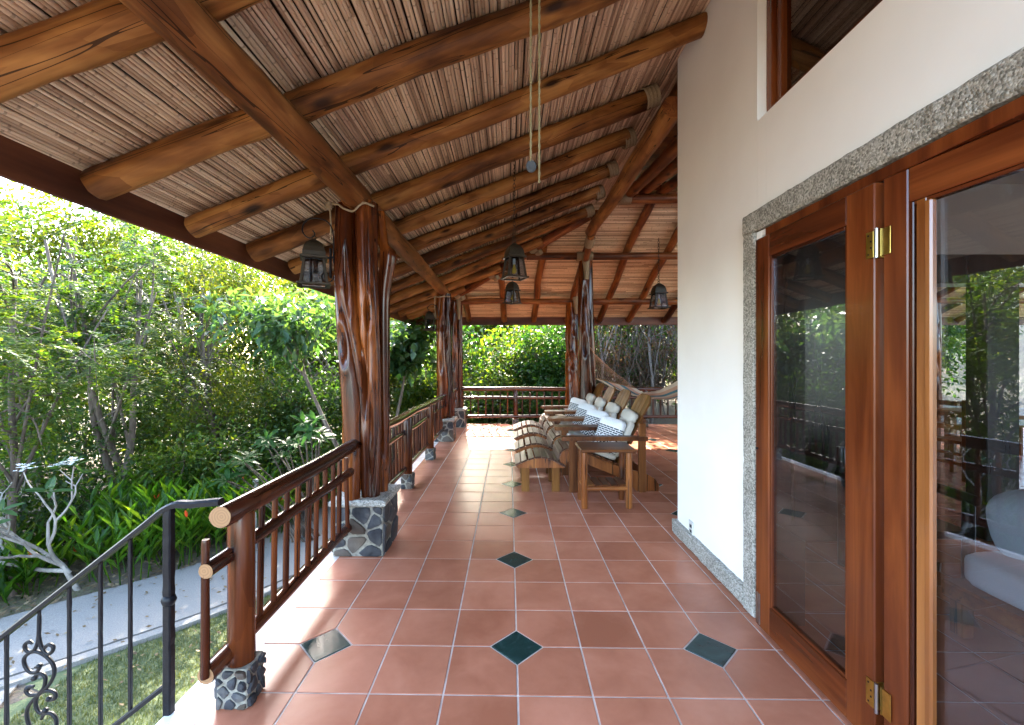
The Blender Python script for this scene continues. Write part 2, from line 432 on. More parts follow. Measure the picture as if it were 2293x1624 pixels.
class MB:
    def __init__(s):
        s.v, s.f, s.m, s.s = [], [], [], []
    def add(s, verts, faces, mi=0, smooth=False):
        b = len(s.v)
        s.v += [tuple(p) for p in verts]
        for f in faces:
            s.f.append(tuple(i + b for i in f))
            s.m.append(mi)
            s.s.append(smooth)
    def box(s, lo, hi, bev=0.0, mi=0, M=None):
        c = [(a + b) / 2 for a, b in zip(lo, hi)]
        h = [abs(b - a) / 2 for a, b in zip(lo, hi)]
        s.cbox(c, h, bev, mi, M)
    def cbox(s, c, h, bev=0.0, mi=0, M=None):
        c = Vector(c)
        bev = min(bev, min(h) * 0.45)
        vs, ids = [], {}
        for sx in (-1, 1):
            for sy in (-1, 1):
                for sz in (-1, 1):
                    sg = (sx, sy, sz)
                    for a in ((0, 1, 2) if bev > 0 else (0,)):
                        p = [sg[k] * (h[k] if (k == a or bev == 0) else h[k] - bev) for k in range(3)]
                        ids[(sg, a)] = len(vs)
                        vs.append(Vector(p))
        def idx(sg, a):
            return ids[(sg, a if bev > 0 else 0)]
        fs = []
        for a in range(3):
            b2, c2 = (a + 1) % 3, (a + 2) % 3
            for sg in (-1, 1):
                q = []
                for sb, sc in ((-1, -1), (1, -1), (1, 1), (-1, 1)):
                    t = [0, 0, 0]
                    t[a], t[b2], t[c2] = sg, sb, sc
                    q.append(idx(tuple(t), a))
                fs.append(q)
        if bev > 0:
            for cx in range(3):
                a, b2 = (cx + 1) % 3, (cx + 2) % 3
                for sa in (-1, 1):
                    for sb in (-1, 1):
                        t0, t1 = [0, 0, 0], [0, 0, 0]
                        t0[a] = t1[a] = sa
                        t0[b2] = t1[b2] = sb
                        t0[cx], t1[cx] = -1, 1
                        fs.append([idx(tuple(t0), a), idx(tuple(t1), a), idx(tuple(t1), b2), idx(tuple(t0), b2)])
            for sx in (-1, 1):
                for sy in (-1, 1):
                    for sz in (-1, 1):
                        fs.append([idx((sx, sy, sz), k) for k in range(3)])
        out = []
        for f in fs:
            nrm = (vs[f[1]] - vs[f[0]]).cross(vs[f[2]] - vs[f[0]])
            cen = sum((vs[i] for i in f), Vector()) / len(f)
            out.append(f if nrm.dot(cen) >= 0 else f[::-1])
        if M is not None:
            vs = [M @ p for p in vs]
        s.add([p + c for p in vs], out, mi)
    def tube(s, pts, rad, n=10, cap=True, mi=0, capmi=None, flat=None):
        pts = [Vector(p) for p in pts]
        if not hasattr(rad, '__len__'):
            rad = [rad] * len(pts)
        T = []
        for i in range(len(pts)):
            t = pts[min(i + 1, len(pts) - 1)] - pts[max(i - 1, 0)]
            T.append(t.normalized() if t.length > 1e-9 else Vector((0, 0, 1)))
        ref = Vector((0, 0, 1)) if abs(T[0].z) < 0.9 else Vector((0, 1, 0))
        u = (ref - T[0] * ref.dot(T[0])).normalized()
        vs = []
        for p, t, r in zip(pts, T, rad):
            u = (u - t * u.dot(t)).normalized()
            w = t.cross(u)
            for k in range(n):
                a = 2 * math.pi * k / n
                cu, cw = math.cos(a), math.sin(a)
                if flat:
                    cw *= flat
                vs.append(p + (u * cu + w * cw) * r)
        fs = [(i * n + k, i * n + (k + 1) % n, (i + 1) * n + (k + 1) % n, (i + 1) * n + k) for i in range(len(pts) - 1) for k in range(n)]
        s.add(vs, fs, mi, True)
        if cap:
            e = (len(pts) - 1) * n
            s.add(vs[:n], [tuple(range(n))[::-1]], mi if capmi is None else capmi)
            s.add(vs[e:], [tuple(range(n))], mi if capmi is None else capmi)
    def lathe(s, prof, n=16, c=(0, 0, 0), mi=0):
        vs = [(c[0] + r * math.cos(2 * math.pi * k / n), c[1] + r * math.sin(2 * math.pi * k / n), c[2] + z) for r, z in prof for k in range(n)]
        fs = [(i * n + k, i * n + (k + 1) % n, (i + 1) * n + (k + 1) % n, (i + 1) * n + k) for i in range(len(prof) - 1) for k in range(n)]
        s.add(vs, fs, mi, True)
    def prism(s, poly, axis, a, b, mi=0):
        # extrude a 2D polygon along axis (0,1,2) from a to b
        def P(q, t):
            r = [0, 0, 0]
            o = [k for k in range(3) if k != axis]
            r[o[0]], r[o[1]], r[axis] = q[0], q[1], t
            return r
        n = len(poly)
        area = sum(poly[i][0] * poly[(i + 1) % n][1] - poly[(i + 1) % n][0] * poly[i][1] for i in range(n))
        if (area < 0) != (axis == 1):
            poly = poly[::-1]
        vs = [P(q, a) for q in poly] + [P(q, b) for q in poly]
        fs = [tuple(range(n))[::-1], tuple(range(n, 2 * n))] + [(i, (i + 1) % n, n + (i + 1) % n, n + i) for i in range(n)]
        s.add(vs, fs, mi)
    def mesh(s, name, mats):
        me = bpy.data.meshes.new(name)
        me.from_pydata(s.v, [], s.f)
        for m in (mats if isinstance(mats, (list, tuple)) else [mats]):
            me.materials.append(MAT[m])
        me.polygons.foreach_set('material_index', s.m)
        me.polygons.foreach_set('use_smooth', s.s)
        me.update()
        return me
    def build(s, name, mats, parent=None, M=None, kind=None, label=None):
        return put(name, s.mesh(name, mats), parent, M, kind, label)

def np_mesh(name, verts, tris, mat, smooth=False):
    me = bpy.data.meshes.new(name)
    verts = np.asarray(verts, dtype=np.float32).reshape(-1, 3)
    tris = np.asarray(tris, dtype=np.int32).reshape(-1, 3)
    me.vertices.add(len(verts))
    me.vertices.foreach_set('co', verts.ravel())
    me.loops.add(tris.size)
    me.loops.foreach_set('vertex_index', tris.ravel())
    me.polygons.add(len(tris))
    me.polygons.foreach_set('loop_start', np.arange(0, tris.size, 3, dtype=np.int32))
    me.polygons.foreach_set('loop_total', np.full(len(tris), 3, dtype=np.int32))
    if smooth:
        me.polygons.foreach_set('use_smooth', np.ones(len(tris), dtype=bool))
    me.materials.append(MAT[mat])
    me.update(calc_edges=True)
    me.validate()
    return me

def crom(pts, k=6):
    pts = [Vector(p) for p in pts]
    out = []
    n = len(pts)
    for i in range(n - 1):
        p0, p1, p2, p3 = pts[max(i - 1, 0)], pts[i], pts[i + 1], pts[min(i + 2, n - 1)]
        for j in range(k):
            t = j / k
            out.append(0.5 * ((2 * p1) + (p2 - p0) * t + (2 * p0 - 5 * p1 + 4 * p2 - p3) * t * t + (3 * p1 - p0 - 3 * p2 + p3) * t ** 3))
    out.append(pts[-1])
    return out

def frame_z(p0, p1):
    p0, p1 = Vector(p0), Vector(p1)
    d = p1 - p0
    q = d.to_track_quat('Z', 'Y')
    return Matrix.Translation(p0) @ q.to_matrix().to_4x4(), d.length

def log_mesh(name, L, r0, r1, mats, seed=0, wob=0.012, lump=0.05, n=14, per=0.14, rounded=True):
    rg = random.Random(seed)
    off = Vector((rg.random() * 50, rg.random() * 50, rg.random() * 50))
    k = max(4, int(L / per))
    mb = MB()
    vs = []
    zs = [i / k * L for i in range(k + 1)]
    for z in zs:
        t = z / L
        cx = noise.noise(off + Vector((0, 3.1, z * 0.9))) * wob
        cyy = noise.noise(off + Vector((7.7, 0, z * 0.9))) * wob
        r = r0 + (r1 - r0) * t
        for j in range(n):
            a = 2 * math.pi * j / n
            q = 1 + lump * noise.noise(off + Vector((math.cos(a) * 0.9, math.sin(a) * 0.9, z * 2.6))) + lump * 0.8 * noise.noise(off + Vector((math.cos(a) * 2, math.sin(a) * 2, z * 7)))
            if rounded and (z == 0 or z == L):
                q *= 0.93
            vs.append((cx + r * q * math.cos(a), cyy + r * q * math.sin(a), z))
    if rounded:   # pull the ring next to each end close to it: a worn edge
        for j in range(n):
            for i, zz in ((1, min(0.010, L * 0.2)), (k - 1, L - min(0.010, L * 0.2))):
                x, y, _ = vs[i * n + j]
                vs[i * n + j] = (x, y, zz)
    fs = [(i * n + j, i * n + (j + 1) % n, (i + 1) * n + (j + 1) % n, (i + 1) * n + j) for i in range(k) for j in range(n)]
    mb.add(vs, fs, 0, True)
    mb.add(vs[:n], [tuple(range(n))[::-1]], 1)
    mb.add(vs[k * n:], [tuple(range(n))], 1)
    return mb.mesh(name, mats)

def log(name, p0, p1, r0, r1, mat, parent, seed=0, cut='cut', **kw):
    M, L = frame_z(p0, p1)
    return put(name, log_mesh(name, L, r0, r1, [mat, cut], seed, **kw), parent, M)

def soft_box(name, half, mat, parent, M, p=5.0, n=8, pinch=0.0, uv=False, kind=None):
    vs, fs, seen = [], [], {}
    def vert(q):
        key = tuple(round(x, 5) for x in q)
        if key in seen:
            return seen[key]
        L = sum(abs(x) ** p for x in q) ** (1 / p)
        r = [x / L for x in q]
        if pinch:
            e = (abs(r[0]) * abs(r[1])) ** 2
            sc = 1 - pinch * (max(abs(r[0]), abs(r[1])) ** 4) * (1 - 0.35 * e)
            r[2] *= sc
            r[0] *= 1 - 0.07 * (1 - r[1] ** 2)
            r[1] *= 1 - 0.07 * (1 - r[0] ** 2)
        seen[key] = len(vs)
        vs.append((r[0] * half[0], r[1] * half[1], r[2] * half[2]))
        return seen[key]
    for a in range(3):
        b, c = (a + 1) % 3, (a + 2) % 3
        for sg in (-1, 1):
            for i in range(n):
                for j in range(n):
                    q = []
                    for di, dj in ((0, 0), (1, 0), (1, 1), (0, 1)):
                        t = [0, 0, 0]
                        t[a] = sg
                        t[b] = -1 + 2 * (i + di) / n
                        t[c] = -1 + 2 * (j + dj) / n
                        q.append(vert(t))
                    fs.append(q if sg > 0 else q[::-1])
    me = bpy.data.meshes.new(name)
    me.from_pydata(vs, [], fs)
    me.materials.append(MAT[mat])
    me.polygons.foreach_set('use_smooth', [True] * len(fs))
    if uv:
        ul = me.uv_layers.new(name='UVMap')
        for l in me.loops:
            x, y, z = vs[l.vertex_index]
            ul.data[l.index].uv = (x / half[0] / 2 + 0.5, y / half[1] / 2 + 0.5)
    me.update()
    return put(name, me, parent, M, kind)

def mat_from(xa, ya, za, o):
    M = Matrix.Identity(4)
    for i, ax in enumerate((xa, ya, za)):
        ax = Vector(ax).normalized()
        for k in range(3):
            M[k][i] = ax[k]
    M.translation = Vector(o)
    return M

# ------------------------------------------------------------------ ground
def smooth(t):
    t = np.clip(t, 0, 1)
    return t * t * (3 - 2 * t)
GZ = -1.5
def ground_h(x, y):
    x, y = np.asarray(x, float), np.asarray(y, float)
    h = GZ + 1.2 * smooth((y - 8.5) / 4) * smooth((x + 4.5) / 4)
    h = h + 5.5 * smooth((x - 1.5) / 14) * smooth((y - 12) / 16)
    h = h + 0.25 * smooth((-x - 5) / 6) * np.sin(x * 0.7 + y * 0.4)
    return h - 3.0 * smooth((-x - 14) / 30)

def gh(x, y):
    return float(ground_h(x, y))

def build_ground():
    n = 150
    t = np.linspace(-1, 1, n)
    ax = np.sign(t) * (np.abs(t) * 22 + np.abs(t) ** 5 * 600)
    X, Y = np.meshgrid(ax, ax + 4)
    Z = ground_h(X, Y)
    V = np.stack([X, Y, Z], -1).reshape(-1, 3)
    i, j = np.meshgrid(np.arange(n - 1), np.arange(n - 1))
    a = (j * n + i).ravel()
    T = np.concatenate([np.stack([a, a + 1, a + n + 1], -1), np.stack([a, a + n + 1, a + n], -1)])
    put('ground', np_mesh('ground', V, T, 'ground', True), kind='structure')
build_ground()

def ribbon(name, left, right, z, mat, thick=0.0):
    mb = MB()
    n = len(left)
    vs = [(x, y, z) for x, y in left] + [(x, y, z) for x, y in right]
    fs = [(i, n + i, n + i + 1, i + 1) for i in range(n - 1)]
    if thick:
        b = 2 * n
        vs += [(x, y, z - thick) for x, y in left] + [(x, y, z - thick) for x, y in right]
        fs += [(i, i + 1, b + i + 1, b + i) for i in range(n - 1)] + [(n + i + 1, n + i, b + n + i, b + n + i + 1) for i in range(n - 1)]
    mb.add(vs, fs)
    return mb.build(name, mat, kind='structure')

def offset_line(pts, d):
    out = []
    for i in range(len(pts)):
        t = Vector(pts[min(i + 1, len(pts) - 1)]) - Vector(pts[max(i - 1, 0)])
        t = t.normalized()
        out.append((pts[i][0] - t.y * d, pts[i][1] + t.x * d))
    return out
pc = [(p.x, p.y) for p in crom([(-11, 0.5, 0), (-8.0, 2.6, 0), (-6.0, 3.95, 0), (-4.75, 5.05, 0), (-3.95, 5.9, 0), (-3.3, 7.1, 0), (-3.0, 9.0, 0), (-3.2, 12, 0)], 6)]
def flatten_z(x, y):
    return gh(x, y)
far_e, near_e = offset_line(pc, 0.76), offset_line(pc, -0.72)
mb = MB()
vs = []
for a, b in zip(far_e, near_e):
    vs += [(a[0], a[1], gh(*a) + 0.03), (b[0], b[1], gh(*b) + 0.03), (a[0], a[1], gh(*a) - 0.2), (b[0], b[1], gh(*b) - 0.2)]
fs = []
for i in range(len(pc) - 1):
    k = 4 * i
    fs += [(k, k + 1, k + 5, k + 4), (k + 2, k, k + 4, k + 6), (k + 1, k + 3, k + 7, k + 5)]
mb.add(vs, fs)
mb.build('path', 'concrete', kind='structure')
kl, kr = offset_line(pc, -0.80), offset_line(pc, -0.92)
mb = MB()
vs = []
for a, b in zip(kl, kr):
    vs += [(a[0], a[1], gh(*a) + 0.05), (b[0], b[1], gh(*b) + 0.05), (a[0], a[1], gh(*a) - 0.2), (b[0], b[1], gh(*b) - 0.2)]
mb.add(vs, fs)
mb.build('kerb', 'concrete', kind='structure')
# small branch of the path that leads to the steps
mb = MB()
mb.prism([(-6.4, 3.0), (-4.55, 4.1), (-4.3, 3.6), (-4.1, 2.2), (-4.0, 0.6), (-6.2, 0.4)], 2, GZ - 0.2, GZ + 0.022)
mb.build('path_to_steps', 'concrete', kind='structure')
# lawn sheet
mb = MB()
lx = [(x, y) for x, y in offset_line(pc, -0.93)]
lw = [p for p in lx if -4.6 < p[0] < -2.5 and p[1] < 9]
vs, fs = [], []
for i, p in enumerate(lw):
    for k in range(9):
        t = k / 8
        x = p[0] + (-1.45 - p[0]) * t
        y = p[1] + (p[1] * 0.94 - 0.9 - p[1]) * t
        vs.append((x, y, gh(x, y) + 0.008))
for i in range(len(lw) - 1):
    for k in range(8):
        a = i * 9 + k
        fs.append((a, a + 1, a + 10, a + 9))
mb.add(vs, fs)
mb.prism([(-4.35, 3.75), (-4.15, 2.2), (-4.0, 1.4), (-1.46, 1.4), (-1.46, 3.4), (-3.9, 4.35)], 2, GZ - 0.1, GZ + 0.007)
mb.build('lawn', 'lawn', kind='structure')

def scatter_blades(name, n, region, hmin, hmax, w, mat, seed, lean=0.5, inside=None, flat=False):
    rg = np.random.default_rng(seed)
    x = rg.uniform(region[0], region[1], n)
    y = rg.uniform(region[2], region[3], n)
    if inside is not None:
        k = inside(x, y)
        x, y = x[k], y[k]
    n = len(x)
    z = ground_h(x, y) + 0.005
    h = rg.uniform(hmin, hmax, n)
    a = rg.uniform(0, 2 * np.pi, n)
    l = rg.uniform(0, lean, n)
    ww = w * rg.uniform(0.6, 1.3, n)
    if flat:
        d = np.stack([np.cos(a), np.sin(a), rg.uniform(-0.1, 0.45, n)], -1) * h[:, None]
        s = np.stack([-np.sin(a), np.cos(a), rg.uniform(-0.4, 0.4, n)], -1) * ww[:, None]
        b = np.stack([x, y, z + 0.032 + rg.uniform(0, 0.012, n)], -1)
        V = np.stack([b, b + d * 0.5 + s, b + d, b + d * 0.5 - s], 1).reshape(-1, 3)
        i = np.arange(n)[:, None] * 4
        T = np.concatenate([i + [0, 1, 2], i + [0, 2, 3]])
    else:
        s = np.stack([-np.sin(a), np.cos(a), np.zeros(n)], -1) * ww[:, None]
        b = np.stack([x, y, z - 0.01], -1)
        tip = b + np.stack([np.cos(a) * l * h, np.sin(a) * l * h, h], -1)
        V = np.stack([b - s, b + s, tip], 1).reshape(-1, 3)
        T = np.arange(3 * n).reshape(-1, 3)
    return put(name, np_mesh(name, V, T, mat), kind='stuff')

def path_dist(x, y):
    P = np.array(pc)
    d = np.full(x.shape, 1e9)
    sd = np.zeros(x.shape)
    for i in range(len(P) - 1):
        a, b = P[i], P[i + 1]
        ab = b - a
        t = np.clip(((x - a[0]) * ab[0] + (y - a[1]) * ab[1]) / (ab @ ab), 0, 1)
        dx, dy = x - a[0] - t * ab[0], y - a[1] - t * ab[1]
        dd = np.hypot(dx, dy)
        k = dd < d
        d = np.where(k, dd, d)
        sd = np.where(k, np.sign(ab[0] * dy - ab[1] * dx), sd)
    return d * sd
scatter_blades('lawn_grass', 90000, (-4.4, -1.5, 1.5, 6.2), 0.025, 0.06, 0.0035, 'grass', 1, 0.9,
               lambda x, y: (path_dist(x, y) < -0.94) & (x > -4.15 + 0.0 * y))
scatter_blades('verge_grass', 16000, (-9.5, -3.5, 1.5, 7.5), 0.02, 0.06, 0.004, 'grass', 2, 1.0,
               lambda x, y: (path_dist(x, y) > 0.8) & (path_dist(x, y) < 1.9) & (np.sin(x * 3.1 + y * 1.3) + np.sin(y * 4.3 - x * 1.7) > 0.1))
scatter_blades('kerb_grass', 5000, (-9.5, -2.5, 1.0, 8), 0.03, 0.06, 0.004, 'grass', 3, 1.0,
               lambda x, y: (path_dist(x, y) < -0.71) & (path_dist(x, y) > -0.81))
scatter_blades('leaf_litter', 11000, (-10, -3.2, 2, 10), 0.03, 0.09, 0.018, 'litter', 4, 1.0,
               lambda x, y: path_dist(x, y) > 0.7, True)
scatter_blades('fallen_leaves', 900, (-8, -1.6, 1.5, 8), 0.03, 0.07, 0.016, 'litter', 9, 1.0,
               lambda x, y: (path_dist(x, y) < 0.7) & (x < -1.6), True)

# ------------------------------------------------------------------ verandah floor
T_ = 0.3333
GX0, GY0 = 0.038, 2.278
SK = 0.018                      # the cross joints run slightly askew
def gpt(i, j):
    x = GX0 + i * T_
    return x, GY0 + j * T_ - SK * (x - GX0)
DIAM = {(0, j) for j in range(-3, 25, 3)} | {(-3, 0), (3, 0), (5, 6), (5, 9), (5, 12), (8, 9), (8, 12), (8, 15), (8, 18), (5, 15), (11, 12), (11, 15), (6, 0), (9, 0), (6, 3), (9, 3), (12, 3), (6, -3), (9, -3)}
floor = MB()
def slab(lo, hi):
    floor.box(lo, hi)
slab((-1.395, -3.0, -0.35), (13.0, 10.06, -0.0035))
floor_o = floor.build('verandah_floor', 'grout', kind='structure')
G, TH, CL = 0.0045, 0.004, 0.136
tile_meshes = {}
def tile_poly(mask):
    # corners order: (0,0) (1,0) (1,1) (0,1); mask bit set = clipped corner
    pts = []
    cs = [(0, 0), (1, 0), (1, 1), (0, 1)]
    for k, (cx, cyv) in enumerate(cs):
        if mask >> k & 1:
            a = CL + 0.004
            px, py = cx * T_, cyv * T_
            inx = a if cx == 0 else -a
            iny = a if cyv == 0 else -a
            gx = G if cx == 0 else -G
            gy = G if cyv == 0 else -G
            first = (px + gx, py + iny)
            second = (px + inx, py + gy)
            pts += [first, second] if k in (0, 2) else [second, first]
        else:
            pts.append((cx * T_ + (G if cx == 0 else -G), cyv * T_ + (G if cyv == 0 else -G)))
    return pts
def tile_mesh(mask):
    if mask in tile_meshes:
        return tile_meshes[mask]
    P = tile_poly(mask)
    n = len(P)
    c = (sum(p[0] for p in P) / n, sum(p[1] for p in P) / n)
    def sh(p, z, ins):
        d = Vector((c[0] - p[0], c[1] - p[1]))
        q = Vector(p) + d.normalized() * ins
        return (q.x, q.y - SK * q.x, z)
    vs = [sh(p, -0.0045, 0) for p in P] + [sh(p, -0.0010, 0) for p in P] + [sh(p, 0, 0.0028) for p in P]
    mb = MB()
    mb.add(vs, [(i, (i + 1) % n, n + (i + 1) % n, n + i) for i in range(n)] + [(n + i, n + (i + 1) % n, 2 * n + (i + 1) % n, 2 * n + i) for i in range(n)] + [tuple(range(2 * n, 3 * n))])
    tile_meshes[mask] = mb.mesh('tile', 'tile')
    return tile_meshes[mask]
cells = []
for i in range(-5, 38):
    for j in range(-14, 24):
        x, y = gpt(i, j)
        if x + T_ < -1.36 or y > 10.0 or (x < -1.36):
            if not (-1.45 < x < -1.0):
                continue
        cells.append((i, j, x, y))
def vis(c):
    i, j, x, y = c
    xc, ycc = x + T_ / 2, y + T_ / 2
    if ycc < 1.55:
        return 1e9
    px, py = xc / ycc, 1.49 / ycc
    if abs(px) > 1.2 or py > 0.86:
        return 1e8
    if xc > 1.4 and ycc < 3.7:
        return 1e5 + ycc
    if xc > 1.4 and xc / ycc > 0.41:
        return 1e6 + ycc
    return ycc
cells.sort(key=vis)
rest_v, rest_f = [], []
for k, (i, j, x, y) in enumerate(cells):
    mask = sum(1 << q for q, (a, b) in enumerate(((0, 0), (1, 0), (1, 1), (0, 1))) if (i + a, j + b) in DIAM)
    if x < -1.38:            # cut tiles at the outer edge
        me = tile_mesh(mask)
    me = tile_mesh(mask)
    jz = random.Random(k).uniform(-0.0004, 0.0004)
    if k < 296:
        put('tile', me, floor_o, Matrix.Translation((x, y, jz)))
    else:
        b = len(rest_v)
        rest_v += [(v.co.x + x, v.co.y + y, v.co.z + jz) for v in me.vertices]
        rest_f += [tuple(q + b for q in p.vertices) for p in me.polygons]
mb = MB()
mb.add(rest_v, rest_f)
mb.build('tile_field', 'tile', floor_o, kind='stuff')
dm = MB()
q = CL - 0.003
pl = [(q, 0), (0, q), (-q, 0), (0, -q)]
dm.add([(a, b - SK * a, -0.0045) for a, b in pl] + [(a * 0.97, (b - SK * a) * 0.97, 0.0006) for a, b in pl], [(4, 5, 6, 7), (0, 1, 5, 4), (1, 2, 6, 5), (2, 3, 7, 6), (3, 0, 4, 7)])
dmesh = dm.mesh('diamond_tile', 'slate')
for (i, j) in sorted(DIAM):
    x, y = gpt(i, j)
    if y < 10:
        put('diamond_tile', dmesh, floor_o, Matrix.Translation((x, y, 0)))
# white slab edge, and its face down to the ground
mb = MB()
mb.box((-1.47, 1.2, GZ - 0.3), (-1.397, 10.1, -0.012), 0.012)
mb.box((-1.47, 10.065, GZ - 0.3), (13.0, 10.16, -0.012), 0.012)
mb.build('verandah_edge', 'whitepaint', kind='structure')
# steps going down to the left
mb = MB()
for k in range(8):
    mb.box((-1.47 - 0.27 * (k + 1), 0.55, GZ - 0.3), (-1.47 - 0.27 * k - 0.001, 1.84, -0.17 - 0.17 * k), 0.01)
mb.build('steps', 'concrete', kind='structure')

# ------------------------------------------------------------------ house
house = thing('house', 'white plastered house wall with stone door surround on the right', 'house', (1.45, 3.0, 0))
WX = 1.45
mb = MB()
mb.box((WX, 2.56, -0.3), (WX + 0.2, 3.77, 4.25))
mb.box((WX, 2.47, -0.3), (WX + 0.2, 2.559, 2.888))
mb.box((WX, -2.5, 2.225), (WX + 0.2, 2.469, 2.888))
mb.box((WX, -2.5, 2.889), (WX + 0.2, 0.7, 4.25))
mb.box((WX, 0.701, 3.72), (WX + 0.2, 2.559, 4.25))
mb.box((WX, -2.5, -0.3), (WX + 0.2, 0.80, 2.224))
mb.build('wall', 'plaster', house)
mb = MB()
mb.box((WX + 0.201, 3.63, -0.3), (3.42, 3.769, 2.95))
mb.box((3.421, 3.63, 2.36), (9.0, 3.769, 2.95))
mb.box((8.2, 3.63, -0.3), (9.0, 3.769, 2.359))
mb.box((9.0, -2.5, -0.3), (9.15, 3.769, 2.95))
mb.box((WX + 0.201, -2.65, -0.3), (5.6, -2.5, 2.95))
mb.box((5.601, -2.65, 2.5), (9.0, -2.5, 2.95))
mb.box((WX + 0.201, -2.5, 2.951), (9.15, 3.769, 3.05))
mb.build('inner_wall', 'plaster', house)
mb = MB()
mb.box((WX + 0.2015, 3.60, 0.001), (3.41, 3.629, 2.94), 0.003)
mb.build('shade_panel', 'darkwood', house)  # added dark sheet: its colour stands for the shade inside the room
for x0, x1 in ((3.93, 4.2), (5.6, 5.75)):
    mb = MB()
    mb.box((x0, 3.60, 0.0), (x1, 3.775, 2.12), 0.006)
    mb.build('door_post', 'darkwood', house)
mb = MB()
mb.box((3.42, 3.59, 2.121), (8.2, 3.78, 2.359), 0.006)
mb.build('door_header', 'darkwood', house)
# stone surround, baseboard (rough stone with rounded, uneven edges)
def stone_bar(name, lo, hi, parent, seed, amp=0.004):
    mb = MB()
    d = [hi[k] - lo[k] for k in range(3)]
    ax = max(range(3), key=lambda k: d[k])
    o = [k for k in range(3) if k != ax]
    L = d[ax]
    k = max(6, int(L / 0.035))
    ring = [(-1, -0.8), (-1, 0.8), (-0.8, 1), (0.8, 1), (1, 0.8), (1, -0.8), (0.8, -1), (-0.8, -1)]
    c = [(lo[q] + hi[q]) / 2 for q in range(3)]
    vs = []
    for i in range(k + 1):
        for (u, w) in ring:
            p = [0, 0, 0]
            p[ax] = lo[ax] + L * i / k
            p[o[0]] = c[o[0]] + u * d[o[0]] / 2
            p[o[1]] = c[o[1]] + w * d[o[1]] / 2
            nz = noise.noise_vector(Vector(p) * 26 + Vector((seed, 0, 0)))
            p[o[0]] += nz[0] * amp
            p[o[1]] += nz[1] * amp
            vs.append(p)
    n = len(ring)
    fs = [(i * n + j, i * n + (j + 1) % n, (i + 1) * n + (j + 1) % n, (i + 1) * n + j) for i in range(k) for j in range(n)]
    fs += [tuple(range(n))[::-1], tuple(range(k * n, k * n + n))]
    mb.add(vs, fs)
    me = mb.mesh(name, 'granite')
    import bmesh
    bm = bmesh.new()
    bm.from_mesh(me)
    bmesh.ops.recalc_face_normals(bm, faces=bm.faces)
    bm.to_mesh(me)
    bm.free()
    return put(name, me, parent)
stone_bar('door_surround', (1.408, 2.525, 0.005), (1.47, 2.645, 2.228), house, 1)
stone_bar('door_surround', (1.408, -2.4, 2.232), (1.47, 2.645, 2.352), house, 2)
stone_bar('stone_baseboard', (1.41, 2.648, 0.003), (1.47, 3.80, 0.115), house, 3, 0.006)
stone_bar('stone_baseboard', (1.48, 3.765, 0.003), (3.35, 3.81, 0.112), house, 4, 0.006)
mb = MB()
mb.box((1.424, 2.472, 0.004), (1.449, 2.522, 2.226), 0.003)
mb.box((1.424, -2.4, 2.19), (1.449, 2.471, 2.2235), 0.003)
mb.build('door_reveal', 'whitepaint', house)
mb = MB()
mb.box((1.452, 2.425, 0.0), (1.466, 2.466, 2.22), 0.004)
mb.box((1.405, -2.4, 2.168), (1.60, 2.404, 2.2175), 0.004)
mb.build('door_frame', 'door', house)
mb = MB()
mb.box((1.468, 2.452, 0.001), (1.658, 2.4685, 2.2235), 0.001)
mb.build('door_lining', 'darkwood', house)
# upper window
win = MB()
win.box((1.50, 2.50, 2.893), (1.60, 2.557, 3.715), 0.006)
win.box((1.50, 0.75, 2.893), (1.60, 2.499, 2.95), 0.006)
win.box((1.50, 0.75, 3.66), (1.60, 2.499, 3.715), 0.006)
win.box((1.52, 2.44, 2.951), (1.58, 2.4985, 3.659), 0.006)
wo_ = win.build('window', 'door', house)
mb = MB()
mb.box((1.548, 0.78, 2.951), (1.554, 2.439, 3.659))
mb.build('pane', 'glass', wo_)
# loft behind the upper window, its shade put into a near-black colour for reflections
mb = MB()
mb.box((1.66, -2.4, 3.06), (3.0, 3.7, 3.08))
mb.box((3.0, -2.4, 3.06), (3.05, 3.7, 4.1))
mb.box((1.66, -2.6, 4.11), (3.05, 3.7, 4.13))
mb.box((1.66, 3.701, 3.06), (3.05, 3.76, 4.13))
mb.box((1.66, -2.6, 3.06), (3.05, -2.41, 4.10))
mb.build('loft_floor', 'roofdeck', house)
# wall outlet
mb = MB()
mb.box((1.438, 3.43, 0.10), (1.449, 3.51, 0.215), 0.004)
ou = mb.build('wall_outlet', 'socket', house)
for dz in (0.135, 0.175):
    mb = MB()
    mb.box((1.4355, 3.452, dz - 0.012), (1.4379, 3.488, dz + 0.012), 0.002)
    mb.build('socket_face', 'greyplastic', ou)

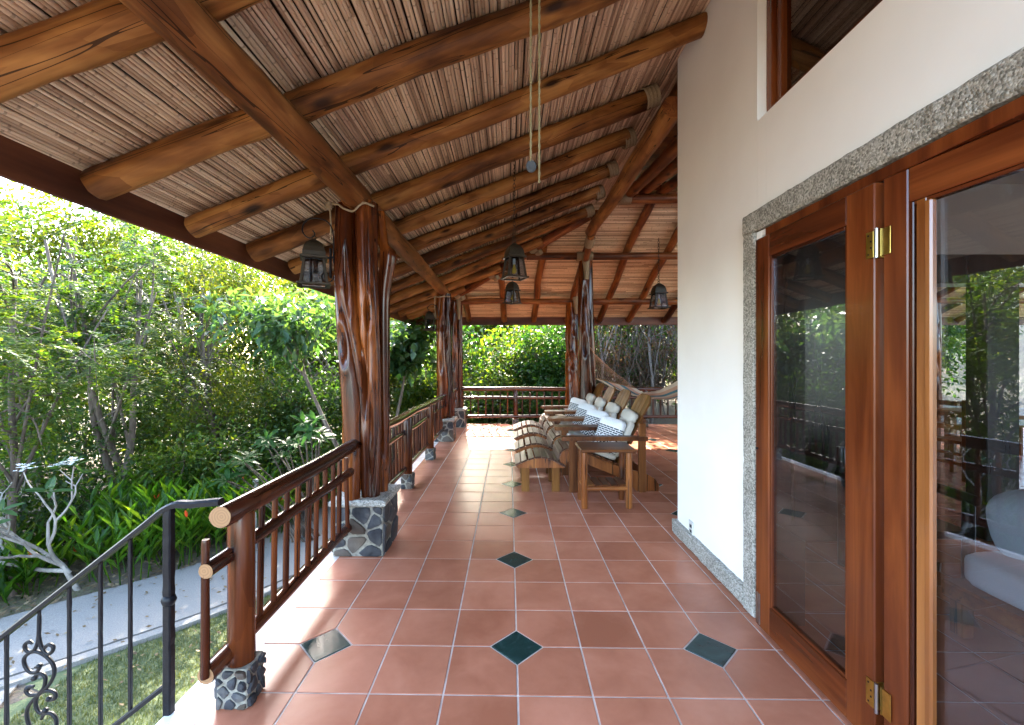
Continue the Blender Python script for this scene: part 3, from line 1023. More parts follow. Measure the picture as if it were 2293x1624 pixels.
# folding doors -----------------------------------------------------------
def folding_door(label, hinge, ang, w, z0, z1, stile, glassw, light):
    t = thing('folding_door', label, 'door', (hinge[0], hinge[1], z0))
    M = Matrix.Translation((hinge[0], hinge[1], 0)) @ Matrix.Rotation(ang, 4, 'Z')
    H = z1
    def part(name, lo, hi, mat, bev=0.004, par=t):
        d = [hi[k] - lo[k] for k in range(3)]
        ax = max(range(3), key=lambda k: d[k])
        # give each board a local z along its length so that the grain follows it
        c = Vector([(lo[k] + hi[k]) / 2 for k in range(3)])
        Rm = Matrix.Identity(3) if ax == 2 else (Matrix.Rotation(R(90), 3, 'X') if ax == 1 else Matrix.Rotation(R(90), 3, 'Y'))
        h = Rm.transposed() @ Vector(d)
        b = MB()
        b.cbox((0, 0, 0), [abs(x) / 2 for x in h], bev)
        return b.build(name, mat, par, M @ Matrix.Translation(c) @ Rm.to_4x4())
    T = 0.042
    # local: x = thickness (0 front face), y from 0 (hinge) to -w, z
    part('stile', (0, -stile, z0), (T, 0, H), light)
    part('stile', (0, -w, z0), (T, -w + glassw, H), 'door')
    part('top_rail', (0.001, -w + glassw + 0.0005, H - 0.12), (T - 0.001, -stile - 0.0005, H), 'door')
    part('bottom_rail', (0.001, -w + glassw + 0.0005, z0), (T - 0.001, -stile - 0.0005, z0 + 0.155), 'door')
    y0, y1 = -w + glassw + 0.0005, -stile - 0.0005
    zb, zt = z0 + 0.1555, H - 0.1205
    part('bead', (0.006, y1 - 0.014, zb), (T - 0.006, y1, zt), 'door', 0.003)
    part('bead', (0.006, y0, zb), (T - 0.006, y0 + 0.014, zt), 'door', 0.003)
    part('bead', (0.006, y0 + 0.0145, zt - 0.014), (T - 0.006, y1 - 0.0145, zt), 'door', 0.003)
    part('bead', (0.006, y0 + 0.0145, zb), (T - 0.006, y1 - 0.0145, zb + 0.014), 'door', 0.003)
    part('pane', (0.018, y0 + 0.0145, zb + 0.0145), (0.024, y1 - 0.0145, zt - 0.0145), 'glass', 0.0)
    return t, part
d1, part1 = folding_door('closed glazed mahogany door leaf beside the grey stone surround', (1.383, 2.458), 0.0, 0.80, 0.018, 2.165, 0.125, 0.14, 'door')
b = part1('flush_bolt', (-0.004, -0.045, 0.03), (-0.0005, -0.015, 0.20), 'steel', 0.001)
b = part1('door_knob', (-0.012, -0.03, 0.995), (-0.0005, -0.018, 1.007), 'iron', 0.003)
d2, part2 = folding_door('half folded glazed door leaf at the right edge, living room behind its glass', (1.390, 1.628), R(6.5), 0.80, 0.018, 2.165, 0.09, 0.14, 'door')
part2('inner_stile', (0.004, -0.150, 0.1735), (0.038, -0.1135, 2.0445), 'doorlight', 0.004)
part2('bead_round', (-0.010, -0.176, 0.19), (0.016, -0.1505, 2.03), 'doorlight', 0.009)
# hinges: plates and knuckle
for z in (0.22, 1.93):
    hg = MB()
    hg.box((1.384, 1.6295, z - 0.052), (1.424, 1.6325, z + 0.052), 0.001)
    hg.box((1.384, 1.6535, z - 0.052), (1.424, 1.6565, z + 0.052), 0.001)
    h = hg.build('hinge', 'brass', d1)
    k = MB()
    k.tube([(1.378, 1.643, z - 0.055), (1.378, 1.643, z + 0.055)], 0.0065, 10)
    k.build('knuckle', 'steel', h)
    for dz in (-0.035, -0.012, 0.012, 0.035):
        for yy in (1.626, 1.660):
            pass
# visible hinge leaves folded onto the faces of the two stiles
for z in (0.22, 1.93):
    hg = MB()
    hg.box((1.3785, 1.658, z - 0.05), (1.3822, 1.692, z + 0.05), 0.001)
    h = hg.build('hinge_leaf', 'brass', d1)
    for dz in (-0.036, -0.012, 0.012, 0.036):
        s = MB()
        s.tube([(1.3782, 1.674 + (0.006 if dz * dz > 0.0005 else -0.006), z + dz), (1.3768, 1.674 + (0.006 if dz * dz > 0.0005 else -0.006), z + dz)], 0.0036, 8)
        s.build('screw', 'iron', h)
    hg = MB()
    hg.box((1.3855, 1.592, z - 0.05), (1.3892, 1.6275, z + 0.05), 0.001)
    h = hg.build('hinge_leaf', 'brass', d2)

# ------------------------------------------------------------------ verandah roof
roof = thing('verandah_roof', 'cane-lined verandah roof on log rafters above the tiled floor', 'roof', (-0.5, 5.0, 2.4))
EX, EZ, SL = -2.376, 2.49, 0.39
FY = 10.95                         # far eave (mirror of the left eave)
RR = 0.085
OFF = RR + 0.012
cs = math.cos(math.atan(SL))
def zr(x):                         # rafter centre height on the left slope
    return EZ + SL * (x - EX)
def zc(x):                         # cane centre height
    return zr(x) + OFF / cs
def hipx(y):                       # plan line of the hip
    return EX + (FY - y)
rafter_y = [-0.58, 0.19, 0.96, 1.73, 2.504, 3.28, 4.05, 4.80, 5.57, 6.35, 7.12, 7.89, 8.66, 9.43, 10.2]
def lashing(name, p, axis, r, L, parent, seed=0):
    # a sleeve of wound rope
    M, _ = frame_z(p, Vector(p) + Vector(axis))
    mb = MB()
    n = 18
    turns = max(4, int(L / 0.011))
    prof = []
    for i in range(turns):
        z = -L / 2 + L * i / turns
        w = L / turns
        e = 1.0 + 0.05 * math.sin(i * 2.1 + seed)
        prof += [(r * e, z), (r * e + 0.006, z + w * 0.5)]
    prof.append((r, L / 2))
    mb.lathe(prof, n)
    return mb.build(name, 'rope', parent, M)
for k, y in enumerate(rafter_y):
    if y < 3.6:
        xe = 1.55 if y > 0.1 else 1.55
    elif y < 7.3:
        xe = 1.30
    else:
        xe = hipx(y) - 0.10
    jy = 0.0
    r0 = RR * (1 + 0.08 * math.sin(k * 2.3))
    rf = log('rafter', (EX, y, EZ), (xe, y + jy, zr(xe)), r0, r0 * 0.97, 'rafter', roof, seed=40 + k, wob=0.035, lump=0.10, n=16, cut='rafter')
    if 3.6 < y < 7.3:
        lashing('rope_lashing', (xe + 0.0, y, zr(xe)), (1, 0, SL), RR * 1.06, 0.13, rf, k)
# main beams
log('eave_beam', (-1.33, -1.2, 2.79), (-1.20, 3.50, 2.775), 0.105, 0.098, 'beam', roof, 70, wob=0.02, lump=0.06, n=20, cut='beam')
log('eave_beam', (-1.22, 3.36, 2.775), (-1.235, 8.32, 2.79), 0.103, 0.092, 'beam', roof, 71, wob=0.02, lump=0.07, n=20, cut='beam')
log('ridge_beam', (1.42, 3.80, 3.70), (1.385, 7.45, 3.66), 0.100, 0.086, 'beam', roof, 72, wob=0.02, lump=0.07, n=20, cut='redlog')
# hip rafter in pieces with rope lashings
hp0, hp1 = Vector((EX + 0.02, FY - 0.02, EZ - 0.01)), Vector((1.32, FY - 3.70, zr(1.32) - 0.03))
hip = log('hip_rafter', hp0, hp1, 0.085, 0.085, 'redlog', roof, 73, wob=0.02, cut='redlog')
for t in (0.13, 0.34, 0.55, 0.77):
    p = hp0.lerp(hp1, t)
    lashing('rope_lashing', p, hp1 - hp0, 0.105, 0.16, hip, int(t * 100))
    q = MB()
    q.tube([p + Vector((0.02, 0.10, -0.02)), p + Vector((0.05, 0.0, -0.115)), p + Vector((0.10, -0.08, -0.10))], 0.05, 10)
    q.build('rope_lashing', 'rope', hip)
# far slope: transverse beams and rafters
tb = log('eave_beam', (-1.35, 9.85, 2.815), (12.8, 9.85, 2.815), 0.068, 0.068, 'redlog', roof, 74, wob=0.03, lump=0.08, cut='redlog')
ub = log('collar_beam', (0.32, 8.15, 3.425), (12.8, 8.15, 3.425), 0.066, 0.066, 'redlog', roof, 75, wob=0.02, cut='redlog')
rb = log('wing_beam', (1.72, 6.85, 4.02), (12.8, 6.85, 4.02), 0.075, 0.072, 'redlog', roof, 76, wob=0.02, cut='redlog')
lashing('rope_lashing', (1.80, 6.85, 4.02), (1, 0, 0), 0.088, 0.20, rb, 3)
for k, x in enumerate([-1.75, -1.02, -0.16, 0.62, 1.44, 2.24, 3.0, 3.9, 4.75, 5.6, 6.4, 7.2, 8.0, 8.8, 9.6, 10.4, 11.2]):
    ys = FY
    ye = max(6.92, FY - (x - EX) + 0.10)
    if x < 1.4:
        ye = FY - (x - EX) + 0.14
    def zf(y):
        return EZ + SL * (FY - y)
    log('rafter', (x, ys, zf(ys)), (x, ye, zf(ye)), 0.072, 0.07, 'redlog', roof, seed=100 + k, wob=0.05, lump=0.12, cut='redlog')
king = log('king_strut', (1.40, 8.12, 3.30), (1.385, 7.40, 3.60), 0.06, 0.06, 'redlog', roof, 77, cut='redlog')
lashing('rope_lashing', (1.388, 7.55, 3.545), (0, 0.72, -0.3), 0.075, 0.22, king, 5)
# inner slope right of the ridge: logs that run towards the camera and drop slowly
for k, (x, za, zb) in enumerate([(1.66, 4.13, 4.10), (1.88, 4.10, 3.98), (2.12, 4.16, 3.93), (2.40, 4.17, 3.92), (2.75, 4.17, 3.92)]):
    log('inner_rafter', (x, 6.95, za), (x, 3.3, zb - 0.25 * (k > 0)), 0.08, 0.08, 'redlog', roof, 130 + k, wob=0.02, cut='redlog')
mb = MB()
mb.add([(1.62, 7.1, 4.34), (13, 7.1, 4.34), (13, 3.78, 4.0), (1.62, 3.78, 4.0), (1.62, 7.1, 4.40), (13, 7.1, 4.40), (13, 3.78, 4.06), (1.62, 3.78, 4.06)],
       [(0, 1, 2, 3)[::-1], (4, 5, 6, 7), (0, 1, 5, 4), (1, 2, 6, 5), (2, 3, 7, 6), (3, 0, 4, 7)])
mb.build('inner_deck', 'redlog', roof)
mb = MB()
mb.add([(2.10, 6.70, 4.08), (2.10, 6.73, 4.08), (3.3, 6.70, 4.26), (3.3, 6.73, 4.26), (2.10, 6.70, 4.14), (2.10, 6.73, 4.14), (3.3, 6.70, 4.33), (3.3, 6.73, 4.33)],
       [(0, 2, 6, 4), (1, 5, 7, 3), (0, 1, 3, 2), (4, 6, 7, 5), (0, 4, 5, 1), (2, 3, 7, 6)])
mb.build('barge_board', 'redlog', roof)
# fascia boards
def board(name, p0, p1, h, th, mat, parent, z0):
    M, L = frame_z(p0, p1)
    d = (Vector(p1) - Vector(p0)).normalized()
    side = d.cross(Vector((0, 0, 1))).normalized()
    M = mat_from(side, Vector((0, 0, 1)), d, Vector(p0))
    mb = MB()
    mb.box((-th / 2, z0, 0), (th / 2, z0 + h, L), 0.005)
    return mb.build(name, mat, parent, M)
board('fascia', (EX - 0.07, -0.95, 0), (EX - 0.07, FY + 0.0, 0), 0.20, 0.03, 'fascia', roof, 2.375)
board('fascia', (EX - 0.085, FY + 0.07, 0), (13.0, FY + 0.07, 0), 0.20, 0.03, 'fascia', roof, 2.375)
# deck above the canes
mb = MB()
up = 0.03
def dk(x, y, s):                   # s: 0 left slope, 1 far slope
    z = (zc(x) if s == 0 else EZ + SL * (FY - y) + OFF / cs) + up
    return (x, y, z)
xr, yr = 1.75, FY - (1.75 - EX)
A = [dk(EX - 0.12, -0.95, 0), dk(xr, -0.95, 0), dk(xr, yr, 0), dk(EX - 0.12, FY + 0.12, 0)]
B = [dk(EX - 0.12, FY + 0.12, 1), dk(xr, yr, 1), dk(13.2, yr, 1), dk(13.2, FY + 0.12, 1)]
for Q in (A, B):
    mb.add(Q + [(x, y, z + 0.05) for x, y, z in Q], [(0, 1, 2, 3)[::-1] if Q is A else (0, 1, 2, 3)[::-1], (4, 5, 6, 7), (0, 1, 5, 4), (1, 2, 6, 5), (2, 3, 7, 6), (3, 0, 4, 7)])
mb.build('roof_deck', 'roofdeck', roof)
# canes of the left slope: one object each, a few shared meshes
rg = random.Random(5)
cane_meshes = []
L0 = 10.0
for v in range(12):
    mb = MB()
    n, k = 7, 34
    pts, rad = [], []
    ph = rg.random() * 50
    for i in range(k + 1):
        z = L0 * i / k
        pts.append((noise.noise(Vector((ph, z * 0.6, 0))) * 0.010, noise.noise(Vector((0, ph, z * 0.6))) * 0.006, z))
        rad.append(0.0104 * (1 + 0.13 * noise.noise(Vector((ph, 9, z * 0.7)))))
    mb.tube(pts, rad, n, cap=False)
    cane_meshes.append(mb.mesh('cane', 'cane'))
pitch = 0.0222
x = EX - 0.055
ci = 0
while x < 1.66:
    ye = min(FY - (x - EX) + 0.02, 10.93)
    ys = -0.6 - rg.random() * 0.4
    L = ye - ys
    s = rg.uniform(0.90, 1.12)
    M = Matrix.Translation((x, ys, zc(x) + rg.uniform(-0.003, 0.003))) @ Matrix.Rotation(R(-90) + rg.uniform(-0.0008, 0.0008), 4, 'X') @ Matrix.Rotation(rg.uniform(-0.0007, 0.0007), 4, 'Y') @ Matrix.Diagonal((s, s, L / L0, 1))
    put('cane', rg.choice(cane_meshes), roof, M)
    x += pitch * cs * rg.uniform(0.92, 1.08)
    ci += 1
# canes of the far slope, too small to pick apart
mb = MB()
d = 0.0
while True:
    y = FY + 0.03 - d * cs
    if y < 6.80:
        break
    z = EZ + SL * (FY - y) + OFF / cs
    xs = EX + (FY - y)
    if y < 7.0:
        xs = max(xs, 1.5)
    x0 = xs
    while x0 < 12.9:
        Lc = min(rg.uniform(1.6, 3.2), 12.9 - x0 + 0.01)
        dy, dz = rg.uniform(-0.003, 0.003), rg.uniform(-0.003, 0.002)
        r = 0.0105 * rg.uniform(0.75, 1.1)
        k = 3
        mb.tube([(x0 + Lc * i / k, y + dy + rg.uniform(-0.004, 0.004), z + dz + rg.uniform(-0.003, 0.003)) for i in range(k + 1)], r, 6, cap=False)
        x0 += Lc + 0.004
        if x0 > 5.2 and x0 < 12.0 and rg.random() < 0.0:
            break
    d += pitch * rg.uniform(0.85, 1.0)
mb.build('cane_ceiling', 'canefarlit', roof, kind='stuff')

# ------------------------------------------------------------------ stonework helper
def clip_poly(poly, px, py, nx, ny):
    out = []
    for i in range(len(poly)):
        a, b = poly[i], poly[(i + 1) % len(poly)]
        da = (a[0] - px) * nx + (a[1] - py) * ny
        db = (b[0] - px) * nx + (b[1] - py) * ny
        if da <= 0:
            out.append(a)
        if da * db < 0:
            t = da / (da - db)
            out.append((a[0] + (b[0] - a[0]) * t, a[1] + (b[1] - a[1]) * t))
    return out
def voronoi(w, h, n, rgx, gap):
    pts = []
    tries = 0
    dmin = 0.72 * math.sqrt(w * h / n)
    while len(pts) < n and tries < 4000:
        p = (rgx.uniform(0, w), rgx.uniform(0, h))
        if all((p[0] - q[0]) ** 2 + (p[1] - q[1]) ** 2 > dmin ** 2 for q in pts):
            pts.append(p)
        tries += 1
    polys = []
    for i, p in enumerate(pts):
        poly = [(0.003, 0.003), (w - 0.003, 0.003), (w - 0.003, h - 0.003), (0.003, h - 0.003)]
        for j, q in enumerate(pts):
            if i == j:
                continue
            dx, dy = q[0] - p[0], q[1] - p[1]
            L = math.hypot(dx, dy)
            nx, ny = dx / L, dy / L
            g = gap * rgx.uniform(0.6, 1.5) / 2
            poly = clip_poly(poly, p[0] + dx / 2 - nx * g, p[1] + dy / 2 - ny * g, nx, ny)
            if len(poly) < 3:
                break
        if len(poly) >= 3:
            polys.append(poly)
    return polys
def stones_on(parent, origin, ux, uy, w, h, n, seed, gap=0.014, th=0.010):
    rgx = random.Random(seed)
    origin, ux, uy = Vector(origin), Vector(ux), Vector(uy)
    nz = ux.cross(uy)
    for poly in voronoi(w, h, n, rgx, gap):
        ch = []
        for i in range(len(poly)):
            a, b = poly[i], poly[(i + 1) % len(poly)]
            t1, t2 = rgx.uniform(0.12, 0.25), rgx.uniform(0.75, 0.88)
            ch += [(a[0] + (b[0] - a[0]) * t1, a[1] + (b[1] - a[1]) * t1), (a[0] + (b[0] - a[0]) * t2, a[1] + (b[1] - a[1]) * t2)]
        cx, cyv = sum(p[0] for p in ch) / len(ch), sum(p[1] for p in ch) / len(ch)
        ch = [(cx + (p[0] - cx) * rgx.uniform(0.88, 1.02), cyv + (p[1] - cyv) * rgx.uniform(0.88, 1.02)) for p in ch]
        m = len(ch)
        th_ = th * rgx.uniform(0.5, 1.8)
        def P(p, z):
            return origin + ux * p[0] + uy * p[1] + nz * z
        tilt = (rgx.uniform(-0.06, 0.06), rgx.uniform(-0.06, 0.06))
        top = [(cx + (p[0] - cx) * 0.88, cyv + (p[1] - cyv) * 0.88) for p in ch]
        vs = [P(p, -0.004) for p in ch] + [P(p, th_ * 0.55) for p in ch] + [P(p, th_ + tilt[0] * (p[0] - cx) + tilt[1] * (p[1] - cyv)) for p in top] + [P((cx + rgx.uniform(-.2, .2) * 0.05, cyv), th_ * 1.35)]
        fs = [(i, (i + 1) % m, m + (i + 1) % m, m + i) for i in range(m)] + [(m + i, m + (i + 1) % m, 2 * m + (i + 1) % m, 2 * m + i) for i in range(m)] + [(2 * m + i, 2 * m + (i + 1) % m, 3 * m) for i in range(m)]
        mb = MB()
        mb.add(vs, fs)
        mb.build('stone', 'basalt', parent)
def stone_block(name, lo, hi, parent, seed, nf, ns, faces='fr', gap=0.014, top=False, nt=4):
    mb = MB()
    mb.box(lo, hi, 0.006)
    o = mb.build(name, 'mortar', parent)
    w, dpt, h = hi[0] - lo[0], hi[1] - lo[1], hi[2] - lo[2]
    th = 0.008
    if 'f' in faces:
        stones_on(o, (lo[0], lo[1], lo[2]), (1, 0, 0), (0, 0, 1), w, h, nf, seed, gap, th)
    if 'r' in faces:
        stones_on(o, (hi[0], lo[1], lo[2]), (0, 1, 0), (0, 0, 1), dpt, h, ns, seed + 1, gap, th)
    if 'l' in faces:
        stones_on(o, (lo[0], hi[1], lo[2]), (0, -1, 0), (0, 0, 1), dpt, h, ns, seed + 2, gap, th)
    if top:
        stones_on(o, (lo[0], lo[1], hi[2]), (1, 0, 0), (0, 1, 0), w, dpt, nt, seed + 3, gap, th * 0.7)
    return o

# ------------------------------------------------------------------ gnarled trunk pillars
def gnarl(name, pts, rad, parent, seed, mat='trunk', n=72, m=110, amp=0.24, holes=()):
    path = crom(pts, max(2, m // (len(pts) - 1)))
    k = len(path)
    rgx = random.Random(seed)
    off = Vector((rgx.uniform(0, 90), rgx.uniform(0, 90), rgx.uniform(0, 90)))
    base = path[0]
    vs = []
    for i, p in enumerate(path):
        t = i / (k - 1)
        f = t * (len(rad) - 1)
        a = min(int(f), len(rad) - 2)
        r = rad[a] + (rad[a + 1] - rad[a]) * (f - a)
        tw = 0.35 * math.sin(p.z * 1.3 + seed)
        for j in range(n):
            an = 2 * math.pi * j / n + tw
            c, s_ = math.cos(an), math.sin(an)
            wz = p.z + 0.25 * noise.noise(Vector((c, s_, p.z * 0.9)) + off)
            f1 = noise.noise(Vector((c * 1.0, s_ * 1.0, wz * 0.8)) + off)
            g1 = abs(noise.noise(Vector((c * 0.95, s_ * 0.95, wz * 0.5)) + off * 1.7))
            g2 = abs(noise.noise(Vector((c * 2.2, s_ * 2.2, wz * 0.7)) + off * 0.6))
            f3 = noise.noise(Vector((c * 6, s_ * 6, wz * 5.0)) + off)
            crack = -(max(0.0, 1 - g1 / 0.13) ** 1.5) * 1.6 - (max(0.0, 1 - g2 / 0.12) ** 1.5) * 0.06
            rr = r * (1 + amp * 0.9 * f1 + amp * crack + amp * 0.7 * min(g1, 0.4) + 0.012 * f3)
            for (ha, hz, hw, hh, hd) in holes:
                da = (an - ha + math.pi) % (2 * math.pi) - math.pi
                e = (da / hw) ** 2 + ((p.z - hz) / hh) ** 2
                if e < 4:
                    rr += r * (-hd * math.exp(-e * 2.2) + 0.10 * math.exp(-((math.sqrt(e) - 1.25) * 2.6) ** 2))
            vs.append((p.x - base.x + rr * c, p.y - base.y + rr * s_, p.z - base.z))
    fs = [(i * n + j, i * n + (j + 1) % n, (i + 1) * n + (j + 1) % n, (i + 1) * n + j) for i in range(k - 1) for j in range(n)]
    mb = MB()
    mb.add(vs, fs, 0, True)
    mb.add(vs[:n], [tuple(range(n))[::-1]])
    mb.add(vs[-n:], [tuple(range(n))])
    return mb.build(name, mat, parent, Matrix.Translation(base))

def pedestal(parent, x0, x1, y0, y1, h, seed, nf=10, ns=8, faces='fr', slab=0.05):
    pd = stone_block('pedestal', (x0, y0, 0.0), (x1, y1, h - slab), parent, seed, nf, ns, faces)
    # cap of washed granite with soft uneven edges
    mb = MB()
    nx, ny = 14, 14
    ov = 0.028
    X0, X1, Y0, Y1 = x0 - ov, x1 + ov, y0 - ov, y1 + ov
    def ring(z, ins):
        pts = []
        per = [((X0 + ins), Y0 + ins, 1, 0), (X1 - ins, Y0 + ins, 0, 1), (X1 - ins, Y1 - ins, -1, 0), (X0 + ins, Y1 - ins, 0, -1)]
        for q in range(4):
            ax, ay = per[q][:2]
            bx, by = per[(q + 1) % 4][:2]
            for i in range(12):
                t = i / 12
                p = Vector((ax + (bx - ax) * t, ay + (by - ay) * t, z))
                nv = noise.noise_vector(p * 22)
                pts.append(p + nv * 0.006)
        return pts
    rings = [ring(h - slab + 0.002, 0.012), ring(h - slab * 0.75, 0.0), ring(h - slab * 0.3, 0.0), ring(h, 0.016)]
    vs = [p for r_ in rings for p in r_]
    n = 48
    fs = [(i * n + j, i * n + (j + 1) % n, (i + 1) * n + (j + 1) % n, (i + 1) * n + j) for i in range(3) for j in range(n)]
    fs += [tuple(range(3 * n, 4 * n)), tuple(range(n))[::-1]]
    mb.add(vs, fs)
    mb.build('cap', 'granite', parent)
    return pd

# near pillar
PZ = 0.43
pil = thing('trunk_pillar', 'big varnished tree-trunk pillar nearest the camera on a stone pedestal', 'pillar', (-1.15, 3.53, 0), 'trunk pillars')
pedestal(pil, -1.34, -0.96, 3.32, 3.74, PZ, 11, 11, 8, 'frl')
gnarl('trunk', [(-1.20, 3.36, PZ - .01), (-1.205, 3.39, 0.9), (-1.225, 3.42, 1.4), (-1.275, 3.43, 1.9), (-1.305, 3.44, 2.3), (-1.305, 3.46, 2.72)], [0.052, 0.072, 0.088, 0.078, 0.070, 0.066], pil, 3,
      amp=0.16, holes=((-1.95, 1.60, 0.42, 0.15, 0.7), (-1.1, 2.1, 0.25, 0.25, 0.4)))
gnarl('trunk', [(-1.085, 3.43, PZ - .01), (-1.09, 3.44, 0.8), (-1.10, 3.45, 1.3), (-1.115, 3.45, 1.8), (-1.13, 3.46, 2.3), (-1.135, 3.47, 2.74)], [0.062, 0.078, 0.088, 0.084, 0.080, 0.082], pil, 8,
      amp=0.24, holes=((-1.3, 1.85, 0.30, 0.13, 0.6), (-1.9, 1.28, 0.28, 0.32, 0.6), (-1.2, 1.0, 0.22, 0.25, 0.5)))
gnarl('trunk', [(-1.035, 3.57, PZ - .01), (-1.03, 3.57, 0.9), (-1.03, 3.57, 1.5), (-1.02, 3.56, 2.0), (-0.985, 3.56, 2.34), (-1.03, 3.57, 2.46), (-1.06, 3.57, 2.70)], [0.046, 0.054, 0.052, 0.050, 0.062, 0.040, 0.04], pil, 15, amp=0.2, n=30)
gnarl('trunk', [(-1.315, 3.56, PZ - .01), (-1.30, 3.55, 0.9), (-1.285, 3.54, 1.5), (-1.29, 3.53, 2.1), (-1.28, 3.53, 2.7)], [0.042, 0.05, 0.055, 0.06, 0.06], pil, 21, amp=0.15, n=30)
rp = MB()
rp.tube(crom([(-1.385, 3.39, 2.70), (-1.32, 3.37, 2.69), (-1.27, 3.365, 2.655), (-1.20, 3.36, 2.635), (-1.15, 3.36, 2.68), (-1.11, 3.37, 2.70), (-1.05, 3.40, 2.685)], 8), 0.008, 8)
rp.tube(crom([(-1.13, 3.36, 2.69), (-1.125, 3.37, 2.78), (-1.12, 3.42, 2.86)], 6), 0.008, 8)
rp.build('binding_rope', 'rope', pil)
kt = MB()
kt.tube([(-1.385, 3.385, 2.715), (-1.395, 3.38, 2.68), (-1.39, 3.375, 2.655)], [0.018, 0.026, 0.022], 10)
kt.tube(crom([(-1.385, 3.38, 2.66), (-1.375, 3.37, 2.55), (-1.376, 3.37, 2.42)], 6), 0.006, 6)
kt.build('rope_knot', 'rope', pil)

def corner_pillar(label, x, y, top, rads, seed, lean=0.02, ped=True, w=0.36, second=True, h=0.42):
    t = thing('trunk_pillar', label, 'pillar', (x, y, 0), 'trunk pillars')
    b = 0.0
    if ped:
        pedestal(t, x - w / 2, x + w / 2, y - w / 2, y + w / 2, h, seed, 8, 6, 'fr')
        b = h
    z0 = b - 0.01
    q = top - z0
    gnarl('trunk', [(x - 0.05, y - 0.04, z0), (x - 0.045, y - 0.03, z0 + q * .2), (x - 0.06, y - 0.03, z0 + q * .45), (x - 0.05 - lean, y - 0.02, z0 + q * .7), (x - 0.04 - lean, y, top)],
          [r_ * 1.0 for r_ in rads], t, seed, amp=0.22, n=34, m=60, holes=((-1.6, z0 + q * 0.45, 0.35, 0.2, 0.6), (-1.2, z0 + q * 0.75, 0.3, 0.14, 0.6)))
    if second:
        gnarl('trunk', [(x + 0.065, y + 0.03, z0), (x + 0.06, y + 0.03, z0 + q * .3), (x + 0.05, y + 0.02, z0 + q * .6), (x + 0.05 - lean, y + 0.02, top)],
              [r_ * 0.78 for r_ in rads], t, seed + 5, amp=0.24, n=30, m=60, holes=((-1.7, z0 + q * 0.6, 0.35, 0.18, 0.6),))
    return t
p2 = corner_pillar('shiny trunk pillar at the end of the left railing, beam above it', -1.20, 8.17, 2.73, [0.105, 0.098, 0.095, 0.092, 0.09], 31, ped=True)
rp = MB()
rp.tube(crom([(-1.39, 8.10, 2.67), (-1.30, 8.04, 2.65), (-1.18, 8.03, 2.66), (-1.09, 8.06, 2.66)], 6), 0.012, 8)
rp.tube(crom([(-1.375, 8.06, 2.67), (-1.37, 8.05, 2.45), (-1.35, 8.05, 2.25)], 4), 0.010, 6)
rp.build('binding_rope', 'rope', p2)
p2b = corner_pillar('trunk pillar in the far left corner, behind the railing-end pillar', -1.17, 9.86, 2.78, [0.09, 0.08, 0.085, 0.085, 0.085], 47)
rp = MB()
rp.tube([(-1.14, 9.76, 2.88), (-1.13, 9.74, 2.80), (-1.12, 9.74, 2.62), (-1.12, 9.745, 2.40)], [0.05, 0.05, 0.035, 0.03], 10)
rp.build('binding_rope', 'rope', p2b)
p3 = corner_pillar('tall trunk pillar behind the lounge chairs that rises to the upper beam', 1.45, 8.17, 3.40, [0.140, 0.128, 0.118, 0.108, 0.095, 0.08], 53)
rp = MB()
rp.tube([(1.40, 8.06, 3.46), (1.41, 8.05, 3.30), (1.42, 8.05, 3.12), (1.42, 8.06, 2.98)], [0.075, 0.065, 0.05, 0.045], 12)
rp.build('binding_rope', 'rope', p3)
lashing('rope_lashing', (1.40, 8.15, 3.425), (1, 0, 0), 0.082, 0.30, p3, 2)
p3b = corner_pillar('shorter trunk pillar just left of and behind the tall middle pillar', 1.455, 9.86, 2.78, [0.150, 0.140, 0.130, 0.120, 0.11], 61)
rp = MB()
rp.tube([(1.50, 9.74, 2.88), (1.50, 9.72, 2.74), (1.50, 9.73, 2.52)], [0.10, 0.075, 0.05], 12)
rp.build('binding_rope', 'rope', p3b)
for k, (x, lb) in enumerate(((6.0, 'trunk pillar of the far verandah seen through the living room glass'), (9.6, 'trunk pillar seen through the glass at the right edge of the photo'))):
    corner_pillar(lb, x, 9.86, 2.78, [0.12, 0.11, 0.105, 0.10, 0.10], 71 + k)

